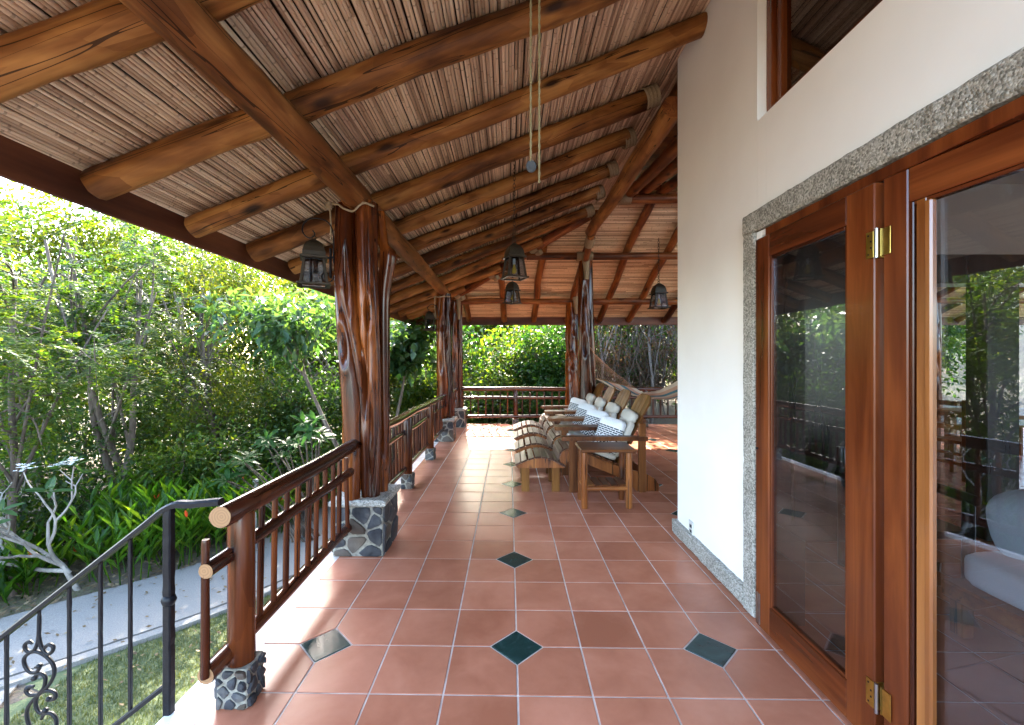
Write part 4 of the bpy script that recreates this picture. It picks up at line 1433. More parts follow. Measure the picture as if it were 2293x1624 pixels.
# ------------------------------------------------------------------ log railings
def railing(label, p0, p1, posts, z=(0.23, 0.65, 0.845), r=(0.036, 0.032, 0.048), step=0.125, base=0.17, top_end=None, ov=None, post_r=0.056, seed=0, bal_r=0.0165, face='fr', stones=(9, 8), mids=None, lump=0.07):
    p0, p1 = Vector((*p0, 0)), Vector((*p1, 0))
    d = (p1 - p0).normalized()
    L = (p1 - p0).length
    side = Vector((-d.y, d.x, 0))          # to the left of the run = outside
    t = thing('log_railing', label, 'railing', tuple(p0), 'log railings')
    rgx = random.Random(seed)
    ins = 0.03
    o0, o1, o2 = ov or (0, 0, 0)
    # the two lower rails are let into the outer side of the posts
    log('top_rail', p0 - d * o2 + Vector((0, 0, z[2])), p1 + Vector((0, 0, z[2])), r[2], r[2] * 0.98, 'rail', t, seed + 1, wob=0.02, lump=lump, n=20)
    log('mid_rail', p0 - d * o1 + side * ins + Vector((0, 0, z[1])), (mids or p1) + side * ins + Vector((0, 0, z[1])), r[1], r[1], 'rail', t, seed + 2, wob=0.02, lump=lump)
    log('bottom_rail', p0 - d * o0 + side * ins + Vector((0, 0, z[0])), (mids or p1) + side * ins + Vector((0, 0, z[0])), r[0], r[0], 'rail', t, seed + 3, wob=0.02, lump=lump)
    for k, s in enumerate(posts):
        c = p0 + d * s
        log('post', c + Vector((0, 0, base - 0.01)), c + Vector((0, 0, z[2] - 0.02)), post_r, post_r * 0.95, 'post', t, seed + 10 + k, wob=0.006, lump=0.05, n=18)
        q = 0.066
        stone_block('stone_base', (c.x - q, c.y - q, 0), (c.x + q, c.y + q, base), t, seed + 30 + k * 5, stones[0], stones[1], face, 0.010, top=False)
    s = -max(o0, o1) + 0.02
    k = 0
    end = ((mids - p0).length if mids else L) - 0.02
    while s < end:
        if all(abs(s - q) > post_r + 0.005 for q in posts):
            c = p0 + d * s + side * ins
            log('baluster', c + Vector((rgx.uniform(-.004, .004), 0, z[0] - 0.012)), c + Vector((rgx.uniform(-.008, .008), rgx.uniform(-.006, .006), z[1] + 0.135 + rgx.uniform(-0.02, 0.012))),
                bal_r * rgx.uniform(0.9, 1.1), bal_r * rgx.uniform(0.85, 1.05), 'post', t, seed + 60 + k, wob=0.012, lump=0.10, n=10, per=0.09)
        s += step
        k += 1
    return t
railing('log railing in the foreground with pale sawn rail ends and a stone-footed post', (-1.184, 1.93), (-1.184, 3.40), [0.0],
        ov=(0.175, 0.19, 0.13), seed=200, face='frl', mids=Vector((-1.184, 3.318, 0)), stones=(11, 9))
railing('long log railing between the near pillar and the far left pillar', (-1.19, 3.60), (-1.19, 8.10), [1.52, 2.98], seed=300, face='fr', z=(0.23, 0.65, 0.85), lump=0.12, stones=(5, 4))
railing('short log railing between the two pillars of the far left corner', (-1.19, 8.25), (-1.19, 9.80), [], seed=360, face='fr', stones=(4, 3))
railing('far log railing left of the middle pillars, behind the footrests', (1.30, 9.86), (-1.05, 9.86), [1.16], seed=400, step=0.165, face='', stones=(4, 3))
def fix_front(x, y, par):
    pass
railing('far log railing behind the hammock, right of the middle pillars', (5.9, 9.86), (1.55, 9.86), [1.4, 2.85], seed=500, step=0.165, face='', stones=(4, 3))
railing('far log railing seen through the living room glass', (9.5, 9.86), (6.1, 9.86), [1.7], seed=600, step=0.2, face='', stones=(4, 3))
# front stones of the far railing feet
for o in [x for x in bpy.data.objects if x.name.startswith('stone_base')]:
    lo = [min(v.co[k] for v in o.data.vertices) for k in range(3)]
    hi = [max(v.co[k] for v in o.data.vertices) for k in range(3)]
    if lo[1] > 9.5:
        stones_on(o, lo, (1, 0, 0), (0, 0, 1), hi[0] - lo[0], hi[2] - lo[2], 6, int(lo[0] * 100) + 7, 0.010, 0.008)

# ------------------------------------------------------------------ iron stair handrail
IY = 1.865
def ix(dx, dy):
    return Vector(((dx - 1140.5) / 980 * IY, IY, 1.49 - (dy - 807) / 980 * IY))
ir = thing('stair_handrail', 'black wrought-iron stair handrail with a scroll panel descending to the left', 'handrail', (-1.45, IY, 0))
def bar(name, p0, p1, h, parent, hammer=0.0, seed=0, step=0.025):
    M, L = frame_z(p0, p1)
    k = max(2, int(L / step))
    mb = MB()
    vs = []
    for i in range(k + 1):
        z = L * i / k
        s1 = h * (1 + hammer * noise.noise(Vector((seed, z * 22, 0))))
        s2 = h * (1 + hammer * noise.noise(Vector((seed, 4.2, z * 22))))
        for a, b in ((-1, -.7), (-.7, -1), (.7, -1), (1, -.7), (1, .7), (.7, 1), (-.7, 1), (-1, .7)):
            vs.append((a * s1, b * s2, z))
    n = 8
    mb.add(vs, [(i * n + j, i * n + (j + 1) % n, (i + 1) * n + (j + 1) % n, (i + 1) * n + j) for i in range(k) for j in range(n)] + [tuple(range(n))[::-1], tuple(range(k * n, k * n + n))])
    return mb.build(name, 'iron', parent, M)
nw = bar('newel_post', (-1.451, IY, -0.02), (-1.451, IY, 0.862), 0.0175, ir, 0.16, 1)
mb = MB()
mb.lathe([(0.0, -0.024), (0.021, -0.021), (0.026, -0.010), (0.029, 0.0), (0.026, 0.010), (0.021, 0.021), (0.0, 0.024)], 12, (-1.451, IY, 0.47))
mb.build('collar', 'iron', nw)
def flatbar(name, pts, hw, hh, parent):
    mb = MB()
    vs = []
    for p in pts:
        p = Vector(p)
        for a, b in ((-1, -1), (1, -1), (1, .4), (.6, 1), (-.6, 1), (-1, .4)):
            vs.append((p.x, p.y + a * hw, p.z + b * hh))
    n = 6
    k = len(pts)
    mb.add(vs, [(i * n + j, (i + 1) * n + j, (i + 1) * n + (j + 1) % n, i * n + (j + 1) % n) for i in range(k - 1) for j in range(n)] + [tuple(range(n)), tuple(range((k - 1) * n, k * n))[::-1]])
    return mb.build(name, 'iron', parent)
SLP = (0.868 - 0.304) / 0.72
def railz(x):
    return 0.868 + SLP * (x + 1.451)
flatbar('handrail', crom([(-1.235, IY + 0.01, 0.886), (-1.35, IY, 0.878), (-1.451, IY, 0.866), (-1.62, IY, railz(-1.62)), (-2.2, IY, railz(-2.2)), (-3.3, IY, railz(-3.3))], 5), 0.021, 0.013, ir)
flatbar('bottom_bar', [(-1.46, IY, 0.108), (-3.3, IY, 0.108 + SLP * (-3.3 + 1.46))], 0.016, 0.013, ir)
for k, x in enumerate([-1.615, -1.742, -1.875, -2.142, -2.27, -2.40, -2.53, -2.66, -2.79, -2.92, -3.05, -3.18]):
    bar('baluster', (x, IY, 0.115 + SLP * (x + 1.46)), (x, IY, railz(x) - 0.008), 0.0066, ir, 0.25, 3 + k)
def zz(a, b):
    return ix(0.2071 * a, 1287.5 + 0.2071 * b)
scroll = [[(425, 380), (425, 520), (420, 640), (408, 730), (372, 810), (318, 832), (276, 800), (272, 752), (312, 722), (352, 742)],
          [(425, 640), (432, 730), (468, 815), (520, 856), (568, 825), (574, 775), (530, 752), (488, 780), (492, 800)],
          [(385, 1000), (425, 985), (420, 1020), (385, 1055), (325, 1048), (272, 985), (262, 905), (312, 848), (400, 830), (498, 878), (570, 962), (588, 1065), (540, 1175), (450, 1270), (360, 1350), (298, 1450), (296, 1560), (345, 1680), (440, 1760)],
          [(372, 1120), (395, 1080), (455, 1070), (492, 1120), (475, 1215), (420, 1285), (388, 1360), (395, 1440), (440, 1492), (492, 1465), (478, 1440)],
          [(365, 1205), (300, 1215), (285, 1262), (335, 1300), (420, 1290)],
          [(425, 1275), (520, 1250), (590, 1275), (600, 1330), (545, 1352), (525, 1335)],
          [(450, 1560), (480, 1505), (555, 1498), (605, 1560), (605, 1650), (540, 1740), (440, 1790), (425, 1950), (425, 2100)]]
sc = MB()
for s in scroll:
    pts = crom([zz(a, b) for a, b in s], 5)
    m = len(pts)
    sc.tube(pts, [0.0075 if 2 < i < m - 3 else 0.006 for i in range(m)], 8)
for a, b in ((425, 985), (372, 1115), (492, 1465), (300, 1225), (530, 1340)):
    c = zz(a, b)
    sc.lathe([(0, -0.012), (0.009, -0.008), (0.012, 0), (0.009, 0.008), (0, 0.012)], 8, c)
sc.build('scroll_panel', 'iron', ir)

# ------------------------------------------------------------------ lanterns
def lantern(label, p, sc_=1.0, chain_to=None, rot=0.3, bracket=False):
    # p: centre of the bottom plate
    t = thing('lantern', label, 'lantern', p, 'metal lanterns')
    B = Matrix.Translation(p) @ Matrix.Rotation(rot, 4, 'Z') @ Matrix.Scale(sc_, 4)
    hb, ht, H = 0.095, 0.072, 0.19
    # base plate rim
    mb = MB()
    for a in range(4):
        M = Matrix.Rotation(a * math.pi / 2, 3, 'Z')
        mb.cbox(M @ Vector((0, -hb - 0.004, 0.006)), (hb + 0.014, 0.012, 0.007), 0.002, 0, M)
    mb.build('base_rim', 'oldmetal', t, B)
    for a in range(4):
        q = MB()
        c, s_ = [(1, 1), (-1, 1), (-1, -1), (1, -1)][a]
        q.add([(c * (hb - i), s_ * (hb - j), 0.012) for i, j in ((0, 0), (0.017, 0), (0.017, 0.017), (0, 0.017))] +
              [(c * (ht - i), s_ * (ht - j), H) for i, j in ((0, 0), (0.016, 0), (0.016, 0.016), (0, 0.016))],
              [(0, 1, 5, 4), (1, 2, 6, 5), (2, 3, 7, 6), (3, 0, 4, 7)])
        q.build('corner_post', 'oldmetal', t, B)
    for a in range(4):
        M = Matrix.Rotation(a * math.pi / 2, 4, 'Z')
        q = MB()
        q.add([(-hb + 0.017, -hb + 0.006, 0.014), (hb - 0.017, -hb + 0.006, 0.014), (ht - 0.016, -ht + 0.006, H - 0.002), (-ht + 0.016, -ht + 0.006, H - 0.002),
               (-hb + 0.017, -hb + 0.009, 0.014), (hb - 0.017, -hb + 0.009, 0.014), (ht - 0.016, -ht + 0.009, H - 0.002), (-ht + 0.016, -ht + 0.009, H - 0.002)],
              [(0, 1, 2, 3), (7, 6, 5, 4)])
        q.build('pane', 'glass', t, B @ M)
    # hood: moulded rim and four-sided dome
    prof = [(ht + 0.002, H), (ht + 0.018, H + 0.004), (ht + 0.020, H + 0.016), (ht + 0.004, H + 0.022), (ht + 0.003, H + 0.05), (ht - 0.006, H + 0.085), (ht - 0.022, H + 0.115), (ht - 0.045, H + 0.135), (0.012, H + 0.146)]
    hd = MB()
    vs = []
    for r_, z in prof:
        for a in range(4):
            c, s_ = [(1, -1), (1, 1), (-1, 1), (-1, -1)][a]
            vs.append((c * r_, s_ * r_, z))
    hd.add(vs, [(i * 4 + j, i * 4 + (j + 1) % 4, (i + 1) * 4 + (j + 1) % 4, (i + 1) * 4 + j) for i in range(len(prof) - 1) for j in range(4)] + [(len(prof) * 4 - 4, len(prof) * 4 - 3, len(prof) * 4 - 2, len(prof) * 4 - 1)])
    hd.build('hood', 'oldmetal', t, B)
    rgm = MB()
    rgm.tube([(0.014 * math.cos(a), 0, H + 0.160 + 0.014 * math.sin(a)) for a in [i * math.pi / 8 for i in range(17)]], 0.0032, 6, cap=False)
    rgm.build('ring', 'oldmetal', t, B)
    if bracket:
        k = MB()
        k.tube([(0.012, 0.01, H), (0.012, 0.01, 0.10)], 0.018, 10)
        k.tube([(-0.02, 0, H), (-0.02, 0, 0.015)], 0.010, 8)
        k.build('lamp_holder', 'iron', t, B)
    else:
        k = MB()
        k.tube([(0, 0, H), (0, 0, H - 0.055)], 0.013, 10)
        k.build('lamp_holder', 'socket', t, B)
        k = MB()
        k.lathe([(0.009, 0.135), (0.011, 0.12), (0.020, 0.085), (0.023, 0.068), (0.017, 0.052), (0.0, 0.046)][::-1], 12)
        k.build('bulb', 'bulb', t, B)
    if chain_to is not None:
        zt = p[2] + (H + 0.172) * sc_
        ch = MB()
        ln = 0.042 * sc_
        i = 0
        z = zt
        while z < chain_to - ln * 0.6:
            a = i * math.pi / 2
            pts = []
            for q in range(13):
                w = 2 * math.pi * q / 12
                rx = 0.011 * sc_ * math.cos(w)
                pts.append((p[0] + rx * math.cos(a), p[1] + rx * math.sin(a), z + ln * 0.42 + ln * 0.56 * math.sin(w)))
            ch.tube(pts, 0.0026 * sc_, 5, cap=False)
            z += ln * 0.86
            i += 1
        ch.build('chain', 'oldmetal', t)
    return t
LP = (-1.500, 3.36, 2.060)
l1 = lantern('bronze wall lantern hanging from a scroll bracket on the near pillar', LP, 1.06, None, 0.42, True)
br = MB()
def bp(dx, dy):                          # points of the bracket in its own upright plane at y = 3.36
    return Vector(((dx - 1140.5) / 980 * 3.36, 3.36, 1.49 - (dy - 807) / 980 * 3.36))
def z2(a, b):
    return bp(638.2 + 0.12415 * a, 459.0 + 0.12415 * b)
for s in ([(878, 1050), (876, 780), (872, 560), (845, 420), (780, 320), (680, 262), (540, 240), (420, 262), (338, 340), (310, 440), (335, 520), (400, 585), (470, 598), (525, 560), (532, 510), (500, 465)],
          [(700, 960), (790, 955), (868, 950)],
          [(880, 1290), (850, 1360), (790, 1392), (710, 1372), (668, 1300), (690, 1235), (740, 1215), (775, 1245), (760, 1285), (725, 1285)]):
    br.tube(crom([z2(a, b) for a, b in s], 5), 0.0085, 8, flat=0.55)
br.box((-1.378, 3.345, 2.05 + 0.07), (-1.366, 3.375, 2.05 + 0.30), 0.003)
br.build('bracket', 'iron', l1)
lantern('larger chain-hung lantern in the middle under the near rafters', (0.045, 4.05, 2.245), 0.97, 3.38, 0.35)
lantern('smaller looking chain-hung lantern right below the larger one, farther away', (0.045, 6.35, 2.315), 0.95, 3.38, 0.95)
lantern('chain-hung lantern beside the white wall above the hammock', (2.60, 7.62, 2.392), 1.30, 3.60, 0.1)
l5 = lantern('lantern half hidden behind the far left trunk pillar', (-1.47, 8.05, 2.04), 1.05, None, 0.3, True)
b5 = MB()
b5.tube(crom([(-1.30, 8.06, 2.30), (-1.33, 8.05, 2.46), (-1.42, 8.05, 2.52), (-1.50, 8.05, 2.47), (-1.50, 8.05, 2.43), (-1.47, 8.05, 2.415)], 5), 0.008, 7)
b5.tube([(-1.30, 8.06, 2.25), (-1.40, 8.05, 2.25)], 0.008, 7)
b5.build('bracket', 'iron', l5)

# pull cords
def twist_cord(name, label, x, y, z0, z1, disc):
    t = thing(name, label, 'pull cord', (x, y, z0), 'pull cords')
    mb = MB()
    k = int((z1 - z0) / 0.012)
    for ph in (0, math.pi):
        mb.tube([(x + 0.0028 * math.cos(i * 0.9 + ph), y + 0.0028 * math.sin(i * 0.9 + ph), z0 + (z1 - z0) * i / k) for i in range(k + 1)], 0.0036, 5)
    mb.build('cord', 'cord', t)
    if disc:
        d = MB()
        d.lathe([(0, -0.006), (0.020, -0.005), (0.024, 0.0), (0.020, 0.005), (0.012, 0.0062), (0.010, 0.004), (0, 0.004)], 20)
        d.build('weight', 'greyplastic', t, Matrix.Translation((x + 0.002, y - 0.002, z0 - 0.02)) @ Matrix.Rotation(R(80), 4, 'X') @ Matrix.Diagonal((1, 1.35, 1, 1)))
    return t
twist_cord('pull_cord', 'thin hanging pull cord ending in a grey oval weight', 0.098, 2.0, 2.395, 3.42, True)
twist_cord('pull_cord', 'thin hanging pull cord without a weight, ending just lower', 0.137, 2.0, 2.30, 3.42, False)

# ------------------------------------------------------------------ chairs, footrests, table
def lbox(name, lo, hi, mat, parent, bev=0.005, grain=None):
    d = [hi[k] - lo[k] for k in range(3)]
    ax = grain if grain is not None else max(range(3), key=lambda k: d[k])
    c = Vector([(lo[k] + hi[k]) / 2 for k in range(3)])
    Rm = Matrix.Identity(3) if ax == 2 else (Matrix.Rotation(R(90), 3, 'X') if ax == 1 else Matrix.Rotation(R(90), 3, 'Y'))
    h = Rm.transposed() @ Vector(d)
    b = MB()
    b.cbox((0, 0, 0), [abs(x) / 2 for x in h], bev)
    return b.build(name, mat, parent, Matrix.Translation(c) @ Rm.to_4x4())
def slat_on(name, c, tang, hl, hw, ht, mat, parent, bev=0.004):
    # plank whose length runs along Y, width along tang (in XZ), thickness across
    tx = Vector((tang[0], 0, tang[1])).normalized()
    n_ = Vector((0, 1, 0)).cross(tx)
    M = mat_from(tx, n_ * -1, Vector((0, 1, 0)) if tx.cross(n_ * -1).dot(Vector((0, 1, 0))) > 0 else Vector((0, -1, 0)), c)
    b = MB()
    b.cbox((0, 0, 0), (hw, ht, hl), bev)
    return b.build(name, mat, parent, M)

CY0 = 4.925
def make_chair():
    t = thing('lounge_chair', 'wooden slatted lounge chair nearest the camera, behind the small side table', 'chair', (1.1, CY0 + 0.4, 0), 'row of lounge chairs')
    y0, y1 = CY0, CY0 + 0.80
    for ya in (y0, y1 - 0.055):
        lbox('front_leg', (0.675, ya, 0), (0.768, ya + 0.055, 0.583), 'chair', t, 0.004)
        lbox('rear_leg', (1.462, ya, 0), (1.540, ya + 0.055, 0.78), 'chair', t, 0.004)
    for ya in (y0 - 0.02, y1 - 0.09):
        a = MB()
        pts = [(0.60, ya + 0.012), (0.588, ya + 0.03), (0.585, ya + 0.055), (0.590, ya + 0.085), (0.605, ya + 0.103), (0.64, ya + 0.11), (1.555, ya + 0.11), (1.555, ya), (0.64, ya)]
        n = len(pts)
        a.prism([(-(q[1] - ya), q[0] - 0.585) if False else (q[0], q[1]) for q in pts], 2, 0.584, 0.630)
        o = a.build('arm', 'chair', t)
    # stringers: curved front, long tail resting on the floor behind
    prof = [(0.585, 0.30), (0.575, 0.38), (0.60, 0.445), (0.66, 0.475), (0.74, 0.465), (0.90, 0.415), (1.10, 0.335), (1.30, 0.26), (1.45, 0.225), (1.58, 0.19), (1.66, 0.14), (1.705, 0.07), (1.70, 0.0), (1.45, 0.0), (1.36, 0.10), (1.15, 0.20), (0.90, 0.30), (0.74, 0.35), (0.66, 0.33), (0.63, 0.27)]
    for ya in (y0 + 0.058, y1 - 0.090):
        a = MB()
        a.prism(prof, 1, ya, ya + 0.030)
        a.build('stringer', 'tablelog', t)
    seat = [(0.566, 0.325), (0.572, 0.385), (0.598, 0.445), (0.652, 0.482), (0.722, 0.483), (0.795, 0.464), (0.868, 0.440), (0.940, 0.414), (1.012, 0.386), (1.084, 0.357), (1.156, 0.328), (1.228, 0.300)]
    for i, (sx, sz) in enumerate(seat):
        a, b = seat[max(i - 1, 0)], seat[min(i + 1, len(seat) - 1)]
        slat_on('seat_slat', (sx, (y0 + y1) / 2, sz), (b[0] - a[0], b[1] - a[1]), (y1 - y0) / 2 - 0.07, 0.029, 0.009, 'slat' if i < 5 else 'chair', t)
    # back: four upright slats under a common arch
    b0, b1 = Vector((1.245, 0, 0.25)), Vector((1.665, 0, 1.075))
    up_ = (b1 - b0).normalized()
    Lb = (b1 - b0).length
    yc = (y0 + y1) / 2
    nrm = Vector((0, 1, 0)).cross(up_)
    W = 0.54
    for i in range(4):
        ya, yb = -W / 2 + i * W / 4 + 0.006, -W / 2 + (i + 1) * W / 4 - 0.006
        def topz(y):
            q = min(1, abs(y) / (W / 2))
            return Lb - 0.15 * (1 - max(0, 1 - q ** 4.0) ** 0.5)
        pts = [(ya * 0.86, 0), (yb * 0.86, 0)] + [(yb + (ya - yb) * k / 6, topz(yb + (ya - yb) * k / 6)) for k in range(7)]
        m = len(pts)
        a = MB()
        vs = [(p[0], -0.010, p[1]) for p in pts] + [(p[0], 0.010, p[1]) for p in pts]
        a.add(vs, [tuple(range(m)), tuple(range(m, 2 * m))[::-1]] + [(k, m + k, m + (k + 1) % m, (k + 1) % m) for k in range(m)])
        a.build('back_slat', 'chairback', t, mat_from((0, 1, 0), -nrm, up_, (b0.x, yc, b0.z)))
    for h in (0.36, 0.66):
        c = b0 + up_ * h * 0.93 + nrm * 0.024
        slat_on('back_cleat', (c.x, yc, c.z), (up_.x, up_.z), 0.245 if h < 0.5 else 0.33, 0.03, 0.012, 'chair', t)
    return t
ch1 = make_chair()
def make_footrest():
    t = thing('footrest', 'curved slatted footrest nearest the camera, in front of the first lounge chair', 'footrest', (0.35, CY0 + 0.26, 0), 'row of footrests')
    y0, y1 = CY0 + 0.005, CY0 + 0.525
    arc = [(0.075, 0.300), (0.13, 0.325), (0.21, 0.358), (0.29, 0.380), (0.36, 0.386), (0.43, 0.376), (0.50, 0.352), (0.57, 0.312), (0.622, 0.282)]
    prof = arc + [(0.60, 0.275), (0.10, 0.275), (0.085, 0.283)]
    for ya in (y0, y1 - 0.028):
        a = MB()
        a.prism(prof, 1, ya, ya + 0.028)
        a.build('side_board', 'tablelog', t)
        for xa in (0.138, 0.482):
            lbox('leg', (xa, ya + 0.029 if ya == y0 else ya - 0.04, 0), (xa + 0.09, ya + 0.068 if ya == y0 else ya - 0.001, 0.33), 'chairback', t, 0.004)
    for i in range(8):
        s = (i + 0.5) / 8 * (len(arc) - 1)
        k = int(s)
        f = s - k
        a, b = arc[k], arc[min(k + 1, len(arc) - 1)]
        c = (a[0] + (b[0] - a[0]) * f, a[1] + (b[1] - a[1]) * f)
        tx = Vector((b[0] - a[0], 0, b[1] - a[1])).normalized()
        nr = Vector((-tx.z, 0, tx.x))
        slat_on('slat', (c[0] + nr.x * 0.011, (y0 + y1) / 2, c[1] + nr.z * 0.011), (tx.x, tx.z), (y1 - y0) / 2 + 0.006, 0.033, 0.010, 'slat', t)
    return t
fr1 = make_footrest()
# cushions (pad on seat and back) and printed pillows
b0, b1 = Vector((1.245, 0, 0.25)), Vector((1.665, 0, 1.075))
up_ = (b1 - b0).normalized()
fw = Vector((-up_.z, 0, up_.x))           # out of the back, towards the sitter
def make_cushion():
    t = thing('chair_cushion', 'cream linen cushion on the lounge chair nearest the camera', 'cushion', (1.2, CY0 + 0.4, 0.4), 'chair cushions')
    yc = CY0 + 0.40
    tx = Vector((0.93, 0, -0.36)).normalized()
    nz = Vector((0.36, 0, 0.93))
    c = Vector((0.985, yc, 0.447))
    soft_box('seat_pad', (0.29, 0.28, 0.036), 'linen', t, mat_from(tx, (0, 1, 0), nz, c), 6, 8)
    c = Vector((b0.x, yc, b0.z)) + up_ * 0.325 + fw * 0.058
    soft_box('back_pad', (0.24, 0.255, 0.042), 'linen', t, mat_from(up_, (0, 1, 0), up_.cross(Vector((0, 1, 0))), c), 6, 8)
    c = Vector((b0.x, yc, b0.z)) + up_ * 0.60 + fw * 0.065
    soft_box('head_roll', (0.075, 0.235, 0.060), 'linen', t, mat_from(up_, (0, 1, 0), up_.cross(Vector((0, 1, 0))), c), 3.2, 8)
    return t
cu1 = make_cushion()
def make_pillow():
    t = thing('pillow', 'black and white zigzag pillow on the lounge chair nearest the camera', 'pillow', (1.15, CY0 + 0.3, 0.5), 'printed pillows')
    tl = Vector((0.42, 0, 0.90)).normalized()
    nv = Vector((-tl.z, 0, tl.x))
    ux = tl.cross(nv)
    c = Vector((1.185, CY0 + 0.30, 0.600))
    rot = Matrix.Rotation(R(-9), 3, nv) @ Matrix.Rotation(R(34), 3, Vector((0, 0, 1)))
    soft_box('cover', (0.205, 0.225, 0.085), 'pillow', t, mat_from(rot @ ux, rot @ tl, rot @ nv, c), 4.5, 14, pinch=0.62, uv=True)
    return t
pi1 = make_pillow()
names = ['second', 'third', 'farthest']
for k in range(3):
    dy = [0.85, 1.72, 2.58][k]
    far = ['second lounge chair from the camera in the row of four', 'third lounge chair from the camera in the row of four', 'farthest lounge chair of the four, next to the tall pillar'][k]
    rz = (0, 0, [0.014, -0.010, 0.012][k])
    copy_thing(ch1, (0.0 + 0.004 * k, dy, 0), far, rot=rz)
    copy_thing(fr1, (0.003 * k, [0.80, 1.67, 2.47][k], 0), ['curved slatted footrest second from the camera', 'curved slatted footrest third from the camera', 'farthest of the four curved footrests'][k])
    copy_thing(cu1, (0.004 * k, dy, 0), ['cream cushion on the second lounge chair from the camera', 'cream cushion on the third lounge chair from the camera', 'cream cushion on the farthest lounge chair'][k], rot=rz)
    copy_thing(pi1, (0.01 * (k - 1), dy + 0.03 * (k - 1), 0), ['zigzag pillow on the second lounge chair from the camera', 'zigzag pillow on the third lounge chair from the camera', 'zigzag pillow on the farthest lounge chair'][k], rot=(0, 0, [0.09, -0.05, 0.06][k]))

tb_ = thing('side_table', 'small side table with log legs and a slatted lower shelf', 'table', (0.98, 4.55, 0))
for x in (0.762, 1.205):
    for y in (4.415, 4.70):
        log('leg', (x, y, 0), (x + (0.006 if y > 4.5 else 0), y, 0.574), 0.034, 0.031, 'tablelog', tb_, int(x * 100 + y * 10), wob=0.012, lump=0.07, per=0.07, n=16, cut='tablelog')
    log('stretcher', (x, 4.43, 0.20), (x, 4.69, 0.20), 0.017, 0.017, 'tablelog', tb_, int(x * 77), n=10, cut='tablelog')
log('stretcher', (0.78, 4.412, 0.195), (1.19, 4.412, 0.195), 0.021, 0.021, 'tablelog', tb_, 5, n=12, cut='tablelog')
log('stretcher', (0.78, 4.70, 0.195), (1.19, 4.70, 0.195), 0.018, 0.018, 'tablelog', tb_, 6, n=10, cut='tablelog')
for k in range(5):
    lbox('shelf_slat', (0.786 + k * 0.082, 4.425, 0.217), (0.786 + k * 0.082 + 0.070, 4.715, 0.232), 'chair', tb_, 0.004, 1)
lbox('top', (0.708, 4.325, 0.575), (1.262, 4.745, 0.605), 'chair', tb_, 0.008, 0)

# ------------------------------------------------------------------ hammock
hm = thing('hammock', 'striped fabric hammock with a wooden spreader bar behind the lounge chairs', 'hammock', (2.2, 7.0, 0.9))
BA, BB = Vector((1.38, 7.0, 1.195)), Vector((2.20, 7.6, 0.996))
mid = (BA + BB) / 2
u_ = Vector((0.72, -0.55, 0)).normalized()
log('spreader_bar', BA, BB, 0.017, 0.017, 'chairback', hm, 5, n=10, wob=0.004, cut='chairback')
E = mid + u_ * 2.3 + Vector((0, 0, 0.35))
NS, NW = 30, 14
near_edge = crom([BA, (1.80, 6.8, 0.983), (2.24, 6.5, 0.906), (2.446, 6.3, 0.95), (2.81, 6.0, 1.165), (3.2, 5.6, 1.53)], 6)
far_edge = crom([BB, (2.26, 7.4, 0.945), (2.387, 7.1, 0.99), (2.46, 6.9, 1.06), (2.60, 6.7, 1.19), (3.0, 6.2, 1.60)], 6)
vs, uvs = [], []
for i in range(NS + 1):
    s = i / NS
    for j in range(NW + 1):
        w = j / NW
        p = near_edge[i].lerp(far_edge[i], w)
        vs.append((p.x, p.y, p.z - 0.16 * w * (1 - w) * min(1, s * 5)))
        uvs.append((s, w))
fs = [(i * (NW + 1) + j, i * (NW + 1) + j + 1, (i + 1) * (NW + 1) + j + 1, (i + 1) * (NW + 1) + j) for i in range(NS) for j in range(NW)]
me = bpy.data.meshes.new('bed')
me.from_pydata(vs, [], fs)
me.materials.append(MAT['hammock'])
me.polygons.foreach_set('use_smooth', [True] * len(fs))
ul = me.uv_layers.new(name='UVMap')
for l in me.loops:
    ul.data[l.index].uv = uvs[l.vertex_index]
bed = put('bed', me, hm)
sm = bed.modifiers.new('thick', 'SOLIDIFY')
sm.thickness = 0.006
AN = Vector((1.56, 8.06, 1.62))
st = MB()
for k in range(18):
    t = k / 17
    a = BA.lerp(BB, t)
    m_ = a.lerp(AN, 0.5) - Vector((0, 0, 0.03))
    st.tube([a, m_, AN], 0.0019, 4, cap=False)
st.build('strings', 'hammockcord', hm)
hk = MB()
hk.tube(crom([AN, (1.53, 8.10, 1.68), (1.50, 8.14, 1.74)], 4), 0.012, 8)
hk.build('hanging_rope', 'hammockcord', hm)

# ------------------------------------------------------------------ living room seen through the glass
so = thing('sofa', 'pale grey cushioned sofa on a wooden frame behind the glass door', 'sofa', (3.0, 2.0, 0))
lbox('base_frame', (2.38, 1.62, 0.20), (4.5, 2.42, 0.29), 'tablelog', so, 0.01)
for x in (2.42, 4.3):
    for y in (1.68, 2.34):
        lbox('leg', (x, y, 0.0), (x + 0.07, y + 0.07, 0.199), 'tablelog', so)
for k in range(2):
    soft_box('seat_cushion', (0.48, 0.39, 0.09), 'sofa', so, Matrix.Translation((2.88 + k * 0.97, 2.0, 0.382)), 7)
    soft_box('back_cushion', (0.46, 0.13, 0.20), 'sofa', so, Matrix.Translation((3.00 + k * 0.95, 2.27, 0.62)) @ Matrix.Rotation(R(-14), 4, 'X'), 3.5)
dn = thing('armchair', 'dark wooden armchair inside the living room beside the sofa', 'chair', (2.5, 2.95, 0))
for x in (2.42, 2.86):
    for y in (2.72, 3.18):
        log('leg', (x, y, 0), (x, y, 0.62 if y < 3 else 0.86), 0.035, 0.03, 'darkwood', dn, int(x * 100 + y * 7), cut='darkwood')
    log('arm', (x, 2.68, 0.63), (x, 3.22, 0.66), 0.035, 0.03, 'darkwood', dn, int(x * 31), cut='darkwood')
lbox('seat', (2.40, 2.70, 0.38), (2.88, 3.20, 0.43), 'darkwood', dn, 0.01)
